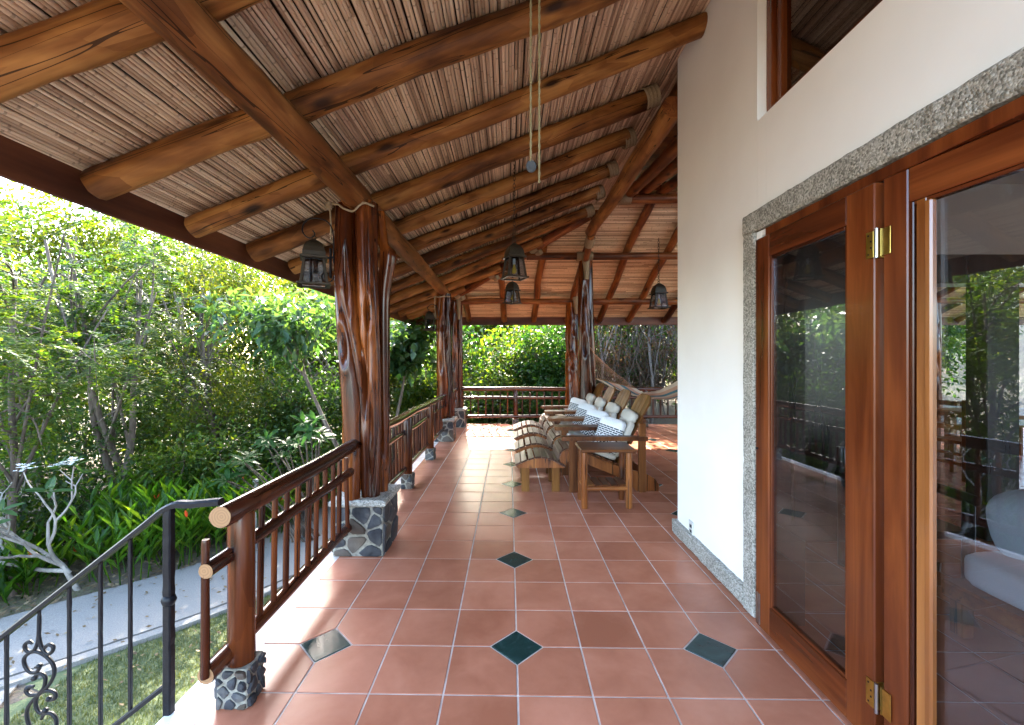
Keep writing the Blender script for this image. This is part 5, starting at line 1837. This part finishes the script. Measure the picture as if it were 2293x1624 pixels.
lbox('back', (2.42, 3.17, 0.50), (2.86, 3.20, 0.86), 'darkwood', dn, 0.01)
dt = thing('dining_table', 'wooden dining table on the far verandah seen through the glass', 'table', (7.3, 6.2, 0))
lbox('top', (6.4, 5.75, 0.71), (8.4, 6.75, 0.76), 'tablelog', dt, 0.01)
for x in (6.55, 8.15):
    for y in (5.9, 6.5):
        lbox('leg', (x, y, 0), (x + 0.1, y + 0.1, 0.709), 'tablelog', dt)
def dchair(label, x, y, rz):
    t = thing('dining_chair', label, 'chair', (x, y, 0), 'dining chairs')
    M = Matrix.Translation((x, y, 0)) @ Matrix.Rotation(rz, 4, 'Z')
    def pb(name, lo, hi):
        b = MB()
        b.box(lo, hi, 0.006)
        b.build(name, 'tablelog', t, M)
    for sx in (-1, 1):
        pb('leg', (sx * 0.2 - 0.025, -0.22, 0), (sx * 0.2 + 0.025, -0.17, 0.44))
        pb('leg', (sx * 0.2 - 0.025, 0.17, 0), (sx * 0.2 + 0.025, 0.22, 1.0))
    pb('seat', (-0.23, -0.24, 0.441), (0.23, 0.165, 0.48))
    for z in (0.18, 0.30):
        pb('rung', (-0.174, 0.18, z), (0.174, 0.205, z + 0.04))
    for z in (0.62, 0.78, 0.92):
        pb('back_rail', (-0.174, 0.182, z), (0.174, 0.207, z + 0.06))
dchair('ladder-back dining chair nearest the glass in the far room', 5.75, 5.6, R(100))
dchair('ladder-back dining chair behind the dining table', 6.9, 7.05, R(0))
dchair('ladder-back dining chair at the far right of the dining table', 7.8, 7.05, R(0))

#--TREES--
# ------------------------------------------------------------------ vegetation
def leaf_arrays(c, d, nrm, L, W, fold=0.18):
    # c base, d unit direction, nrm approx normal, L length, W half width: one folded leaf = 4 verts, 2 tris
    d = d / np.maximum(np.linalg.norm(d, axis=1, keepdims=True), 1e-6)
    s = np.cross(d, nrm)
    s = s / np.maximum(np.linalg.norm(s, axis=1, keepdims=True), 1e-6)
    up = np.cross(s, d)
    L, W = L[:, None], W[:, None]
    a = c
    b = c + d * L * 0.45 + s * W + up * W * fold * 2
    e = c + d * L - up * L * 0.12
    f = c + d * L * 0.45 - s * W + up * W * fold * 2
    V = np.stack([a, b, e, f], 1).reshape(-1, 3)
    i = np.arange(len(c))[:, None] * 4
    T = np.concatenate([i + [0, 1, 2], i + [0, 2, 3]])
    return V, T

def crown_points(rg, n, cen, rad, gap=0.0, seed=0.0, freq=1.3, shell=0.45):
    out = np.zeros((0, 3))
    while len(out) < n:
        m = n * 3
        v = rg.normal(size=(m, 3))
        v /= np.linalg.norm(v, axis=1, keepdims=True)
        r = rg.uniform(0, 1, m) ** shell
        lump = 1 + 0.22 * np.sin(v[:, 0] * 5 + seed) * np.cos(v[:, 2] * 6 + seed * 2) + 0.15 * np.sin(v[:, 1] * 9 + seed * 3)
        p = v * (r * lump)[:, None] * np.array(rad) + np.array(cen)
        f = np.sin(p[:, 0] * freq * 2.1 + seed) * np.sin(p[:, 1] * freq * 1.9 + 2 * seed) + np.sin(p[:, 2] * freq * 2.6 + seed * 1.7) * np.cos(p[:, 0] * freq * 1.5 - seed)
        out = np.concatenate([out, p[f > gap]])
    return out[:n]

def tree(name, label, x, y, h, rad, cz, ncl, per, leaf, mat, tr, seed, cat='tree', group=None, style='tuft', bark='bark', lean=(0, 0), gap=-0.2, spread=0.22, limbs=9, trunks=1, shell=0.45, base_z=None, lf=0.3):
    rg = np.random.default_rng(seed)
    rr = random.Random(seed)
    z0 = (gh(x, y) if base_z is None else base_z)
    t = thing(name, label, cat, (x, y, z0), group)
    cen = np.array([x + lean[0], y + lean[1], z0 + cz])
    mb = MB()
    tips = []
    for q in range(trunks):
        bx = x + (rr.uniform(-0.3, 0.3) if trunks > 1 else 0)
        by = y + (rr.uniform(-0.3, 0.3) if trunks > 1 else 0)
        topp = Vector(cen) + Vector((rr.uniform(-.4, .4) * rad[0], rr.uniform(-.4, .4) * rad[1], rad[2] * rr.uniform(0.1, 0.5)))
        b = Vector((bx, by, z0 - 0.1))
        pts = [b]
        for i in range(1, 6):
            p = b.lerp(topp, i / 5)
            p += Vector((rr.uniform(-1, 1), rr.uniform(-1, 1), 0)) * 0.06 * h / 4
            pts.append(p)
        path = crom(pts, 4)
        k = len(path)
        mb.tube(path, [tr * 0.75 * (1.15 if i == 0 else 1) * (1 - 0.8 * i / (k - 1)) + 0.006 for i in range(k)], 9)
        for i in range(max(1, limbs // trunks)):
            f = rr.uniform(lf, 0.95)
            a = path[int(f * (k - 1))]
            v = Vector(rg.normal(size=3))
            v.normalize()
            e = Vector(cen) + Vector((v.x * rad[0], v.y * rad[1], v.z * rad[2] * 0.9)) * rr.uniform(0.6, 0.98)
            m = a.lerp(e, 0.5) + Vector((rr.uniform(-.2, .2), rr.uniform(-.2, .2), rr.uniform(0.0, .35))) * 0.5
            lp = crom([a, m, e], 5)
            lr = tr * 0.34 * (1 - f * 0.5)
            mb.tube(lp, [lr * (1 - 0.8 * q2 / (len(lp) - 1)) + 0.004 for q2 in range(len(lp))], 6)
            tips.append((m, e))
            for _ in range(2):
                s0 = lp[rr.randint(3, len(lp) - 2)]
                e2 = s0 + Vector(rg.normal(size=3)) * 0.28 * min(rad)
                mb.tube([s0, s0.lerp(e2, 0.5) + Vector((0, 0, 0.04)), e2], [lr * 0.35 + 0.003, lr * 0.25 + 0.003, 0.003], 5)
                tips.append((s0, e2))
    mb.build('trunk', bark, t)
    C = crown_points(rg, ncl, cen, rad, gap, seed * 0.37, 1.5 / max(0.6, min(rad)), shell)
    if tips:
        k = min(len(C) // 3, len(tips) * 4)
        for i in range(k):
            a, b = tips[i % len(tips)]
            C[i] = np.array(a.lerp(b, rr.uniform(0.4, 1.05)))
    N = ncl * per
    ci = np.repeat(np.arange(ncl), per)
    cd = rg.normal(size=(ncl, 3)) * [1, 1, 0.55] + (C - cen) / np.array(rad) * 0.7
    cd /= np.linalg.norm(cd, axis=1, keepdims=True)
    if style == 'pinnate':
        # each cluster is a frond: leaflets in two rows along a drooping rachis
        u = np.tile(np.repeat(np.linspace(0.08, 1, per // 2 + per % 2), 2)[:per], ncl)
        sgn = np.tile(np.array([1, -1] * per)[:per], ncl)
        FL = rg.uniform(0.7, 1.3, ncl)[ci] * leaf[2]
        d = cd[ci]
        hor = np.cross(d, [0, 0, 1.0])
        hor /= np.maximum(np.linalg.norm(hor, axis=1, keepdims=True), 1e-6)
        c = C[ci] + d * (u * FL)[:, None] - np.array([0, 0, 1.0]) * (u ** 2 * FL * 0.45)[:, None] + rg.normal(size=(N, 3)) * 0.006
        dd = hor * sgn[:, None] + d * 0.55 + rg.normal(size=(N, 3)) * 0.12 - np.array([0, 0, 0.25])
        nn = np.cross(hor, d) * -1 + rg.normal(size=(N, 3)) * 0.25
        L = leaf[0] * rg.uniform(0.75, 1.2, N) * (1 - 0.45 * np.abs(u - 0.45))
    else:
        c = C[ci] + rg.normal(size=(N, 3)) * spread * np.array([1, 1, 0.7])
        dd = cd[ci] * 0.6 + rg.normal(size=(N, 3)) * 0.75 - np.array([0, 0, 0.35])
        nn = rg.normal(size=(N, 3)) * 0.55 + np.array([0, 0, 1.0])
        L = leaf[0] * rg.uniform(0.6, 1.35, N)
    W = L * leaf[1] * rg.uniform(0.8, 1.2, N)
    V, T = leaf_arrays(c, dd, nn, L, W)
    put('crown', np_mesh('crown', V, T, mat), t)
    return t

GL = 'trees along the path on the left'
tree('feathery_tree', 'small feathery tree at the far left edge under the open sky', -6.35, 5.6, 5.2, (1.5, 1.4, 1.8), 3.45, 620, 20, (0.085, 0.20, 0.30), 'leaf_mid', 0.07, 1, group=GL, style='pinnate', limbs=14, gap=0.2)
tree('feathery_tree', 'feathery tree with leaning bare trunks above the ginger clump', -6.85, 7.5, 6.4, (1.8, 1.4, 2.3), 4.0, 700, 20, (0.085, 0.21, 0.30), 'leaf_dark', 0.085, 2, group=GL, style='pinnate', limbs=16, trunks=3, gap=0.25)
tree('leafy_tree', 'dense leafy tree left of the leaning trunks', -8.7, 7.4, 5.6, (1.8, 1.7, 2.4), 3.3, 620, 16, (0.095, 0.24), 'leaf_mid', 0.09, 3, group=GL, limbs=14, gap=-0.1)
tree('leafy_tree', 'bright small-leaved tree in the middle of the left greenery', -5.75, 8.9, 6.2, (1.6, 1.4, 2.8), 3.7, 540, 17, (0.070, 0.26), 'leaf_lime', 0.07, 4, group=GL, limbs=18, trunks=2, gap=0.75)
tree('leafy_tree', 'dark glossy tree close behind the near pillar', -4.35, 9.9, 5.0, (1.25, 1.3, 1.9), 2.6, 560, 15, (0.085, 0.27), 'leaf_dark', 0.07, 5, group=GL, limbs=14, gap=0.4)
tree('feathery_tree', 'taller feathery tree rising behind the bright tree', -7.7, 10.4, 7.0, (2.0, 1.6, 2.8), 4.4, 680, 20, (0.10, 0.21, 0.34), 'leaf_lime', 0.10, 6, group=GL, style='pinnate', limbs=16, trunks=2, gap=0.6)
tree('leafy_tree', 'leafy tree at the left edge behind the feathery one', -10.2, 9.6, 6.6, (1.9, 1.7, 2.9), 3.8, 640, 17, (0.10, 0.24), 'leaf_lime', 0.10, 7, group=GL, limbs=14, gap=0.3)
back = [(-9.7, 12.8, 8.2), (-7.4, 13.2, 7.4), (-12.6, 12.0, 8.4), (-5.4, 13.6, 6.2), (-14.5, 16, 9.5), (-11.3, 17, 9.5), (-8.2, 17.5, 8.5), (-4.6, 17.5, 6.4), (-17, 12, 9), (-3.4, 14.6, 4.6), (-6.4, 15.5, 7.8), (-11.2, 13.8, 9.2), (-13.6, 10.6, 8.4)]
for i, (x, y, h) in enumerate(back):
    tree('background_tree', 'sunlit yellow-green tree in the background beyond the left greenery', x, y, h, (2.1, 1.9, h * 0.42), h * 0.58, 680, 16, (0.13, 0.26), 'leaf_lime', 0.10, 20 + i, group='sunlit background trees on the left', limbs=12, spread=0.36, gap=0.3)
# low shrubs below them
sh = [(-7.6, 6.3, 1.9), (-6.9, 6.9, 1.7), (-5.9, 7.5, 1.7), (-5.1, 8.0, 1.9), (-4.5, 8.5, 1.8), (-8.4, 5.6, 1.7), (-4.3, 10.9, 2.6), (-5.3, 9.6, 2.4), (-6.3, 8.6, 2.2), (-3.9, 8.9, 1.5), (-9.2, 6.7, 2.2), (-6.6, 9.6, 2.6), (-3.5, 10.2, 1.7), (-7.9, 8.4, 2.6), (-4.6, 12.2, 3.0)]
for i, (x, y, h) in enumerate(sh):
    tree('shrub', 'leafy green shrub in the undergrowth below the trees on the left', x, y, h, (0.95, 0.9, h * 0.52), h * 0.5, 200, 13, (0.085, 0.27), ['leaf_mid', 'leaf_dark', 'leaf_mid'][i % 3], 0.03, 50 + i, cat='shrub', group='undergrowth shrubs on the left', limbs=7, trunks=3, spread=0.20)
for i, (x, y, h) in enumerate([(-9.2, 11.4, 3.0), (-7.0, 12.2, 3.2), (-5.6, 11.6, 3.0), (-11.5, 10.5, 3.2), (-8.2, 15.0, 3.6), (-6.2, 16.0, 3.6), (-10.6, 14.4, 3.6), (-13.5, 13.0, 3.6)]):
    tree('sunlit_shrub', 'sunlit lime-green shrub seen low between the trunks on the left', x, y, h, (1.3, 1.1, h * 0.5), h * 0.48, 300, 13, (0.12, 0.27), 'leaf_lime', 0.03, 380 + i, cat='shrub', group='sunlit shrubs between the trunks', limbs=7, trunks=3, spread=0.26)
# broad-leaved trees with long drooping leaves
tree('broad_leaved_tree', 'tree with a layered bough of drooping blue-green leaves left of the near pillar', -2.25, 7.75, 4.2, (1.35, 0.8, 0.34), 3.75, 110, 15, (0.19, 0.20), 'leaf_blue', 0.06, 80, group=GL, limbs=10, spread=0.16, gap=-0.2, lf=0.7, lean=(-1.65, -0.3))
tree('broad_leaved_tree', 'tree with large round blue-green leaves right of the near pillar', -2.95, 11.1, 3.8, (0.95, 0.8, 0.62), 3.15, 120, 13, (0.24, 0.33), 'leaf_blue', 0.07, 81, group=GL, limbs=10, spread=0.20, gap=-0.4, lean=(0.35, 0), lf=0.75)
# far end of the verandah: saplings and bushes
ORD = 'first second third fourth fifth sixth seventh eighth ninth tenth eleventh twelfth thirteenth fourteenth fifteenth sixteenth seventeenth'.split()
ORD[0] = 'leftmost'
rgs = random.Random(77)
for i in range(17):
    x = -2.9 + i * 0.31 + rgs.uniform(-0.12, 0.12)
    y = rgs.uniform(12.4, 15.0)
    hh = rgs.uniform(3.0, 4.0) if y > 13.6 else rgs.uniform(2.6, 3.0)
    tree('sapling', ORD[i] + ' thin upright sapling counted from the left beyond the far railing', x, y, hh, (0.5, 0.5, hh * 0.36), hh * 0.60, 42, 7, (0.16, 0.28), ['leaf_mid', 'leaf_lime', 'leaf_big'][i % 3], 0.028, 120 + i, cat='sapling', group='saplings beyond the far railing', limbs=5, spread=0.16)
for i, (x, y, h, m, lf) in enumerate([(0.95, 12.2, 2.9, 'leaf_big', 0.12), (0.35, 12.8, 3.0, 'leaf_mid', 0.13), (-0.5, 12.0, 1.8, 'leaf_mid', 0.10), (-1.5, 12.2, 1.7, 'leaf_lime', 0.10), (1.6, 12.6, 3.2, 'leaf_big', 0.12), (-2.5, 12.8, 2.0, 'leaf_mid', 0.12), (0.2, 11.5, 1.3, 'leaf_dark', 0.09), (-1.0, 11.4, 1.2, 'leaf_dark', 0.09), (1.2, 11.4, 1.5, 'leaf_big', 0.10)]):
    tree('bush', ORD[[6, 5, 3, 1, 8, 0, 4, 2, 7][i]] + ' leafy bush counted from the left beyond the far railing', x, y, h, (0.75, 0.6, h * 0.5), h * 0.5, 240, 13, (lf, 0.30), m, 0.03, 160 + i, cat='bush', group='bushes beyond the far railing', limbs=7, trunks=3, spread=0.17)
# shaded thicket on the slope behind the hammock
for i, (x, y, h) in enumerate([(2.75, 12.6, 5.0), (3.05, 12.9, 5.2), (3.6, 13.2, 5.0), (4.05, 12.5, 4.8), (4.6, 13.4, 5.5), (2.35, 13.4, 5.0), (5.2, 13.0, 5.0)]):
    tree('bare_tree', ORD[[1, 2, 3, 4, 5, 0, 6][i]] + ' slender pale-trunked tree counted from the left behind the hammock', x, y, h, (0.9, 0.9, 1.3), h * 0.72, 150, 8, (0.11, 0.30), ['leaf_dark', 'leaf_dry'][i % 2], 0.06, 190 + i, group='pale trunks behind the hammock', bark='palebark', limbs=12, spread=0.2)
for i in range(14):
    x = 2.0 + i * 0.42
    y = rgs.uniform(12.0, 15.5)
    tree('thicket_shrub', 'dry brownish shrub in the shaded thicket behind the hammock', x, y, 3.0, (0.8, 0.7, 1.5), 1.6, 230, 10, (0.10, 0.22), ['leaf_dry', 'leaf_dark', 'leaf_dry', 'leaf_big'][i % 4], 0.025, 220 + i, cat='shrub', group='dry shrubs behind the hammock', limbs=14, trunks=4, spread=0.2, bark='palebark' if i % 3 == 0 else 'bark')
for i, (x, y, h) in enumerate([(-2.4, 19.5, 6.0), (-0.6, 20.5, 6.9), (1.2, 19.5, 6.3), (-1.6, 23.5, 8.6), (0.8, 24, 9.0), (-4.0, 23, 8.6), (3.2, 16.5, 5.6), (5.0, 17, 6.5), (7.2, 16.5, 6.5), (9.5, 16, 6.5), (12.0, 16, 6.5), (14.5, 15.5, 6.5), (4.2, 20, 7.5), (8.0, 21, 7.5), (12, 21, 8), (17, 17, 8)]):
    tree('hillside_tree', 'dense leafy tree on the slope beyond the far end of the verandah', x, y, h, (1.9, 1.7, h * 0.46), h * 0.48, 560, 13, (0.17, 0.27), ['leaf_mid', 'leaf_dark'][i % 2] if x > 1.7 else 'leaf_lime', 0.09, 250 + i, group='hillside trees beyond the far railing', limbs=10, spread=0.32)
tree('tall_tree', 'tall tree glimpsed through the gable gap beside the white wall', 7.2, 19.0, 10.5, (2.4, 2.0, 3.2), 7.6, 700, 14, (0.16, 0.26), 'leaf_mid', 0.14, 290, limbs=14, spread=0.34)
# dry vines and thin branches hanging in the thicket
vn = MB()
for i in range(60):
    x = rgs.uniform(1.9, 5.6)
    y = rgs.uniform(11.8, 12.6)
    zt = rgs.uniform(2.2, 4.2)
    p = Vector((x, y, zt))
    pts = [p]
    for k in range(7):
        p = p + Vector((rgs.uniform(-.22, .22), rgs.uniform(-.1, .1), -zt / 7 * rgs.uniform(0.5, 1.2)))
        pts.append(p)
    vn.tube(crom(pts, 3), rgs.uniform(0.004, 0.010), 5, cap=False)
vn.build('hanging_vines', 'bark', kind='stuff')

# one leaf mesh shared by the plants whose leaves can be picked apart
def blade_mesh(name, L, W, mat, seg=5, droop=0.25, fold=0.25, tip=0.6):
    mb = MB()
    vs = []
    for i in range(seg + 1):
        t = i / seg
        w = W * math.sin(math.pi * min(1, t * 0.92 + 0.06)) ** 0.75 * (1 if t < 1 else 0.05)
        z = -droop * L * t * t
        vs += [(t * L, -w, z + w * fold), (t * L, 0, z), (t * L, w, z + w * fold)]
    fs = []
    for i in range(seg):
        a = i * 3
        fs += [(a, a + 3, a + 4, a + 1), (a + 1, a + 4, a + 5, a + 2)]
    mb.add(vs, fs, 0, True)
    return mb.mesh(name, mat)
LEAF_F = blade_mesh('leaf', 0.24, 0.036, 'leaf_blue')
LEAF_B = blade_mesh('leaf', 0.30, 0.042, 'leaf_big', droop=0.3)
def rosette(parent, c, axis, n, me, rr, el=0.35, sc=1.0):
    M0 = Vector(axis).to_track_quat('Z', 'Y').to_matrix().to_4x4()
    for i in range(n):
        a = 2 * math.pi * i / n + rr.uniform(-.25, .25)
        e = el + rr.uniform(-0.45, 0.45)
        s = sc * rr.uniform(0.7, 1.1)
        put('leaf', me, parent, Matrix.Translation(c) @ M0 @ Matrix.Rotation(a, 4, 'Z') @ Matrix.Rotation(-e, 4, 'Y') @ Matrix.Scale(s, 4))

def frangipani():
    rr = random.Random(12)
    bx, by = -5.62, 5.72
    t = thing('frangipani', 'bare grey-branched frangipani with leaf tufts and white flower heads', 'tree', (bx, by, GZ))
    mb = MB()
    tips = []
    def grow(p, d, r, L, lev):
        e = p + d * L
        m = p.lerp(e, 0.5) + Vector((rr.uniform(-.03, .03), rr.uniform(-.03, .03), -0.02)) * L * 2
        path = crom([p, m, e], 4)
        k = len(path)
        mb.tube(path, [r * (1 - 0.28 * i / (k - 1)) for i in range(k)], 8)
        if lev == 0:
            tips.append((e, d))
            return
        nb = rr.choice([1, 2, 2, 3]) if lev < 4 else 2
        for i in range(nb):
            v = Vector((rr.uniform(-1, 1), rr.uniform(-1, 1), rr.uniform(-0.25, 0.9)))
            nd = (d * 1.0 + v * 0.75 + Vector((-0.16, -0.10, 0.04))).normalized()
            grow(e, nd, r * 0.74, L * rr.uniform(0.66, 0.92), lev - 1)
    grow(Vector((bx, by, GZ - 0.05)), Vector((-0.35, -0.1, 0.8)).normalized(), 0.036, 0.42, 5)
    grow(Vector((bx - 0.15, by - 0.04, GZ + 0.26)), Vector((-0.9, -0.25, 0.25)).normalized(), 0.030, 0.46, 5)
    grow(Vector((bx - 0.1, by - 0.02, GZ + 0.22)), Vector((-0.5, -0.3, 0.75)).normalized(), 0.026, 0.50, 4)
    mb.build('trunk', 'palebark', t)
    for i, (e, d) in enumerate(tips):
        if i % 3 != 1:
            rosette(t, e, d + Vector((0, 0, 0.5)), rr.randint(3, 6), LEAF_F, rr, 0.6, 0.85)
    fl = sorted(tips, key=lambda q: -q[0].z)[:3]
    for e, d in fl:
        f = MB()
        for k in range(26):
            c = e + Vector((rr.gauss(0, 0.045), rr.gauss(0, 0.045), 0.06 + rr.gauss(0, 0.022)))
            a0 = rr.uniform(0, 6)
            for q in range(5):
                a = a0 + q * 1.2566
                v = Vector((math.cos(a), math.sin(a), 0.35)) * 0.026
                s = Vector((-math.sin(a), math.cos(a), 0)) * 0.010
                f.add([c, c + v * 0.6 + s, c + v, c + v * 0.6 - s], [(0, 1, 2, 3)])
        f.build('flower_head', 'flower', t)
frangipani()

def rosette_shrub():
    rr = random.Random(31)
    t = thing('rosette_shrub', 'shrub with star-shaped rosettes of long bright green leaves by the path', 'shrub', (-3.35, 7.3, gh(-3.35, 7.3)))
    mb = MB()
    g0 = gh(-3.35, 7.3)
    for i in range(17):
        px = rr.uniform(500, 745)
        py = 1085 - (px - 500) * 0.40 - rr.uniform(0, 75)
        Y = rr.uniform(6.2, 7.1)
        c = Vector(((px - 1140.5) / 980 * Y, Y, 1.49 - (py - 807) / 980 * Y))
        b = Vector((-3.35 + rr.uniform(-.25, .2), 7.3 + rr.uniform(-.2, .2), g0 - 0.05))
        mb.tube(crom([b, b.lerp(c, 0.55) + Vector((0.05, 0.05, 0.05)), c], 5), [0.02, 0.018, 0.016, 0.015, 0.014, 0.013, 0.012, 0.011, 0.010, 0.009, 0.008], 6)
        rosette(t, c, (rr.uniform(-.3, .3), rr.uniform(-.7, -.1), 1), rr.randint(8, 11), LEAF_B, rr, 0.35, 0.78)
    mb.build('stem', 'bark', t)
rosette_shrub()

def ginger(label, x, y, seed, n=26, h=1.0):
    rg = np.random.default_rng(seed)
    z0 = gh(x, y)
    t = thing('ginger_clump', label, 'plant', (x, y, z0), 'ginger clumps beside the path')
    cs_, ds, ns, Ls, Ws = [], [], [], [], []
    st_ = MB()
    fl = MB()
    for i in range(n):
        a = rg.uniform(0, 2 * np.pi)
        r = 0.42 * math.sqrt(rg.uniform(0, 1))
        b = np.array([x + r * math.cos(a), y + r * math.sin(a), z0])
        hh = h * rg.uniform(0.55, 1.05)
        tilt = np.array([math.cos(a) * 0.22, math.sin(a) * 0.22, 1.0]) * hh + rg.normal(size=3) * 0.06
        top = b + tilt
        st_.tube([b, (b + top) / 2, top], [0.008, 0.007, 0.003], 5, cap=False)
        m = rg.integers(6, 9)
        for k in range(m):
            u = 0.30 + 0.70 * k / (m - 1)
            p = b + tilt * u
            aa = rg.uniform(0, 2 * np.pi)
            d = np.array([math.cos(aa) * 0.8, math.sin(aa) * 0.8, 0.9 + 0.5 * u])
            cs_.append(p); ds.append(d)
            ns.append(np.array([-math.cos(aa), -math.sin(aa), 0.6]))
            Ls.append(rg.uniform(0.24, 0.40)); Ws.append(rg.uniform(0.024, 0.036))
        if rg.uniform() < 0.06:
            for q in range(4):
                v = Vector(rg.normal(size=3) * 0.03) + Vector((0, 0, 0.09))
                c = Vector(top)
                fl.add([c, c + v * 0.6 + Vector((0.012, 0, 0)), c + v, c + v * 0.6 - Vector((0.012, 0, 0))], [(0, 1, 2, 3)])
    V, T = leaf_arrays(np.array(cs_), np.array(ds), np.array(ns), np.array(Ls), np.array(Ws), 0.3)
    put('foliage', np_mesh('foliage', V, T, 'leaf_ginger'), t, kind='stuff')
    st_.build('stems', 'leaf_ginger', t, kind='stuff')
    if fl.v:
        fl.build('flowers', 'redflower', t, kind='stuff')
gs = [(-5.35, 6.15), (-4.95, 6.55), (-4.55, 6.95), (-4.2, 7.35), (-5.6, 6.75), (-5.1, 7.15), (-6.65, 5.2), (-7.1, 4.9), (-6.3, 5.75), (-7.5, 5.4), (-6.9, 5.9), (-6.0, 6.75), (-4.7, 7.6)]
for i, (x, y) in enumerate(gs):
    ginger('lush ginger clump with upright bright green leaves beside the path', x, y, 400 + i, 26, 0.95 if i not in (6, 7, 8, 9, 10) else 0.55)

gl = thing('garden_light', 'small metal garden light post behind the foreground railing', 'lamp', (-4.0, 6.9, gh(-4.0, 6.9)))
g0 = gh(-4.0, 6.9)
mb = MB()
mb.tube([(-4.0, 6.9, g0 - 0.05), (-4.0, 6.9, -0.46)], 0.028, 12)
mb.build('post', 'steel', gl)
mb = MB()
mb.lathe([(0.028, -0.46), (0.045, -0.455), (0.045, -0.40), (0.03, -0.385), (0.0, -0.38)], 12, (-4.0, 6.9, 0))
mb.build('cap', 'steel', gl)
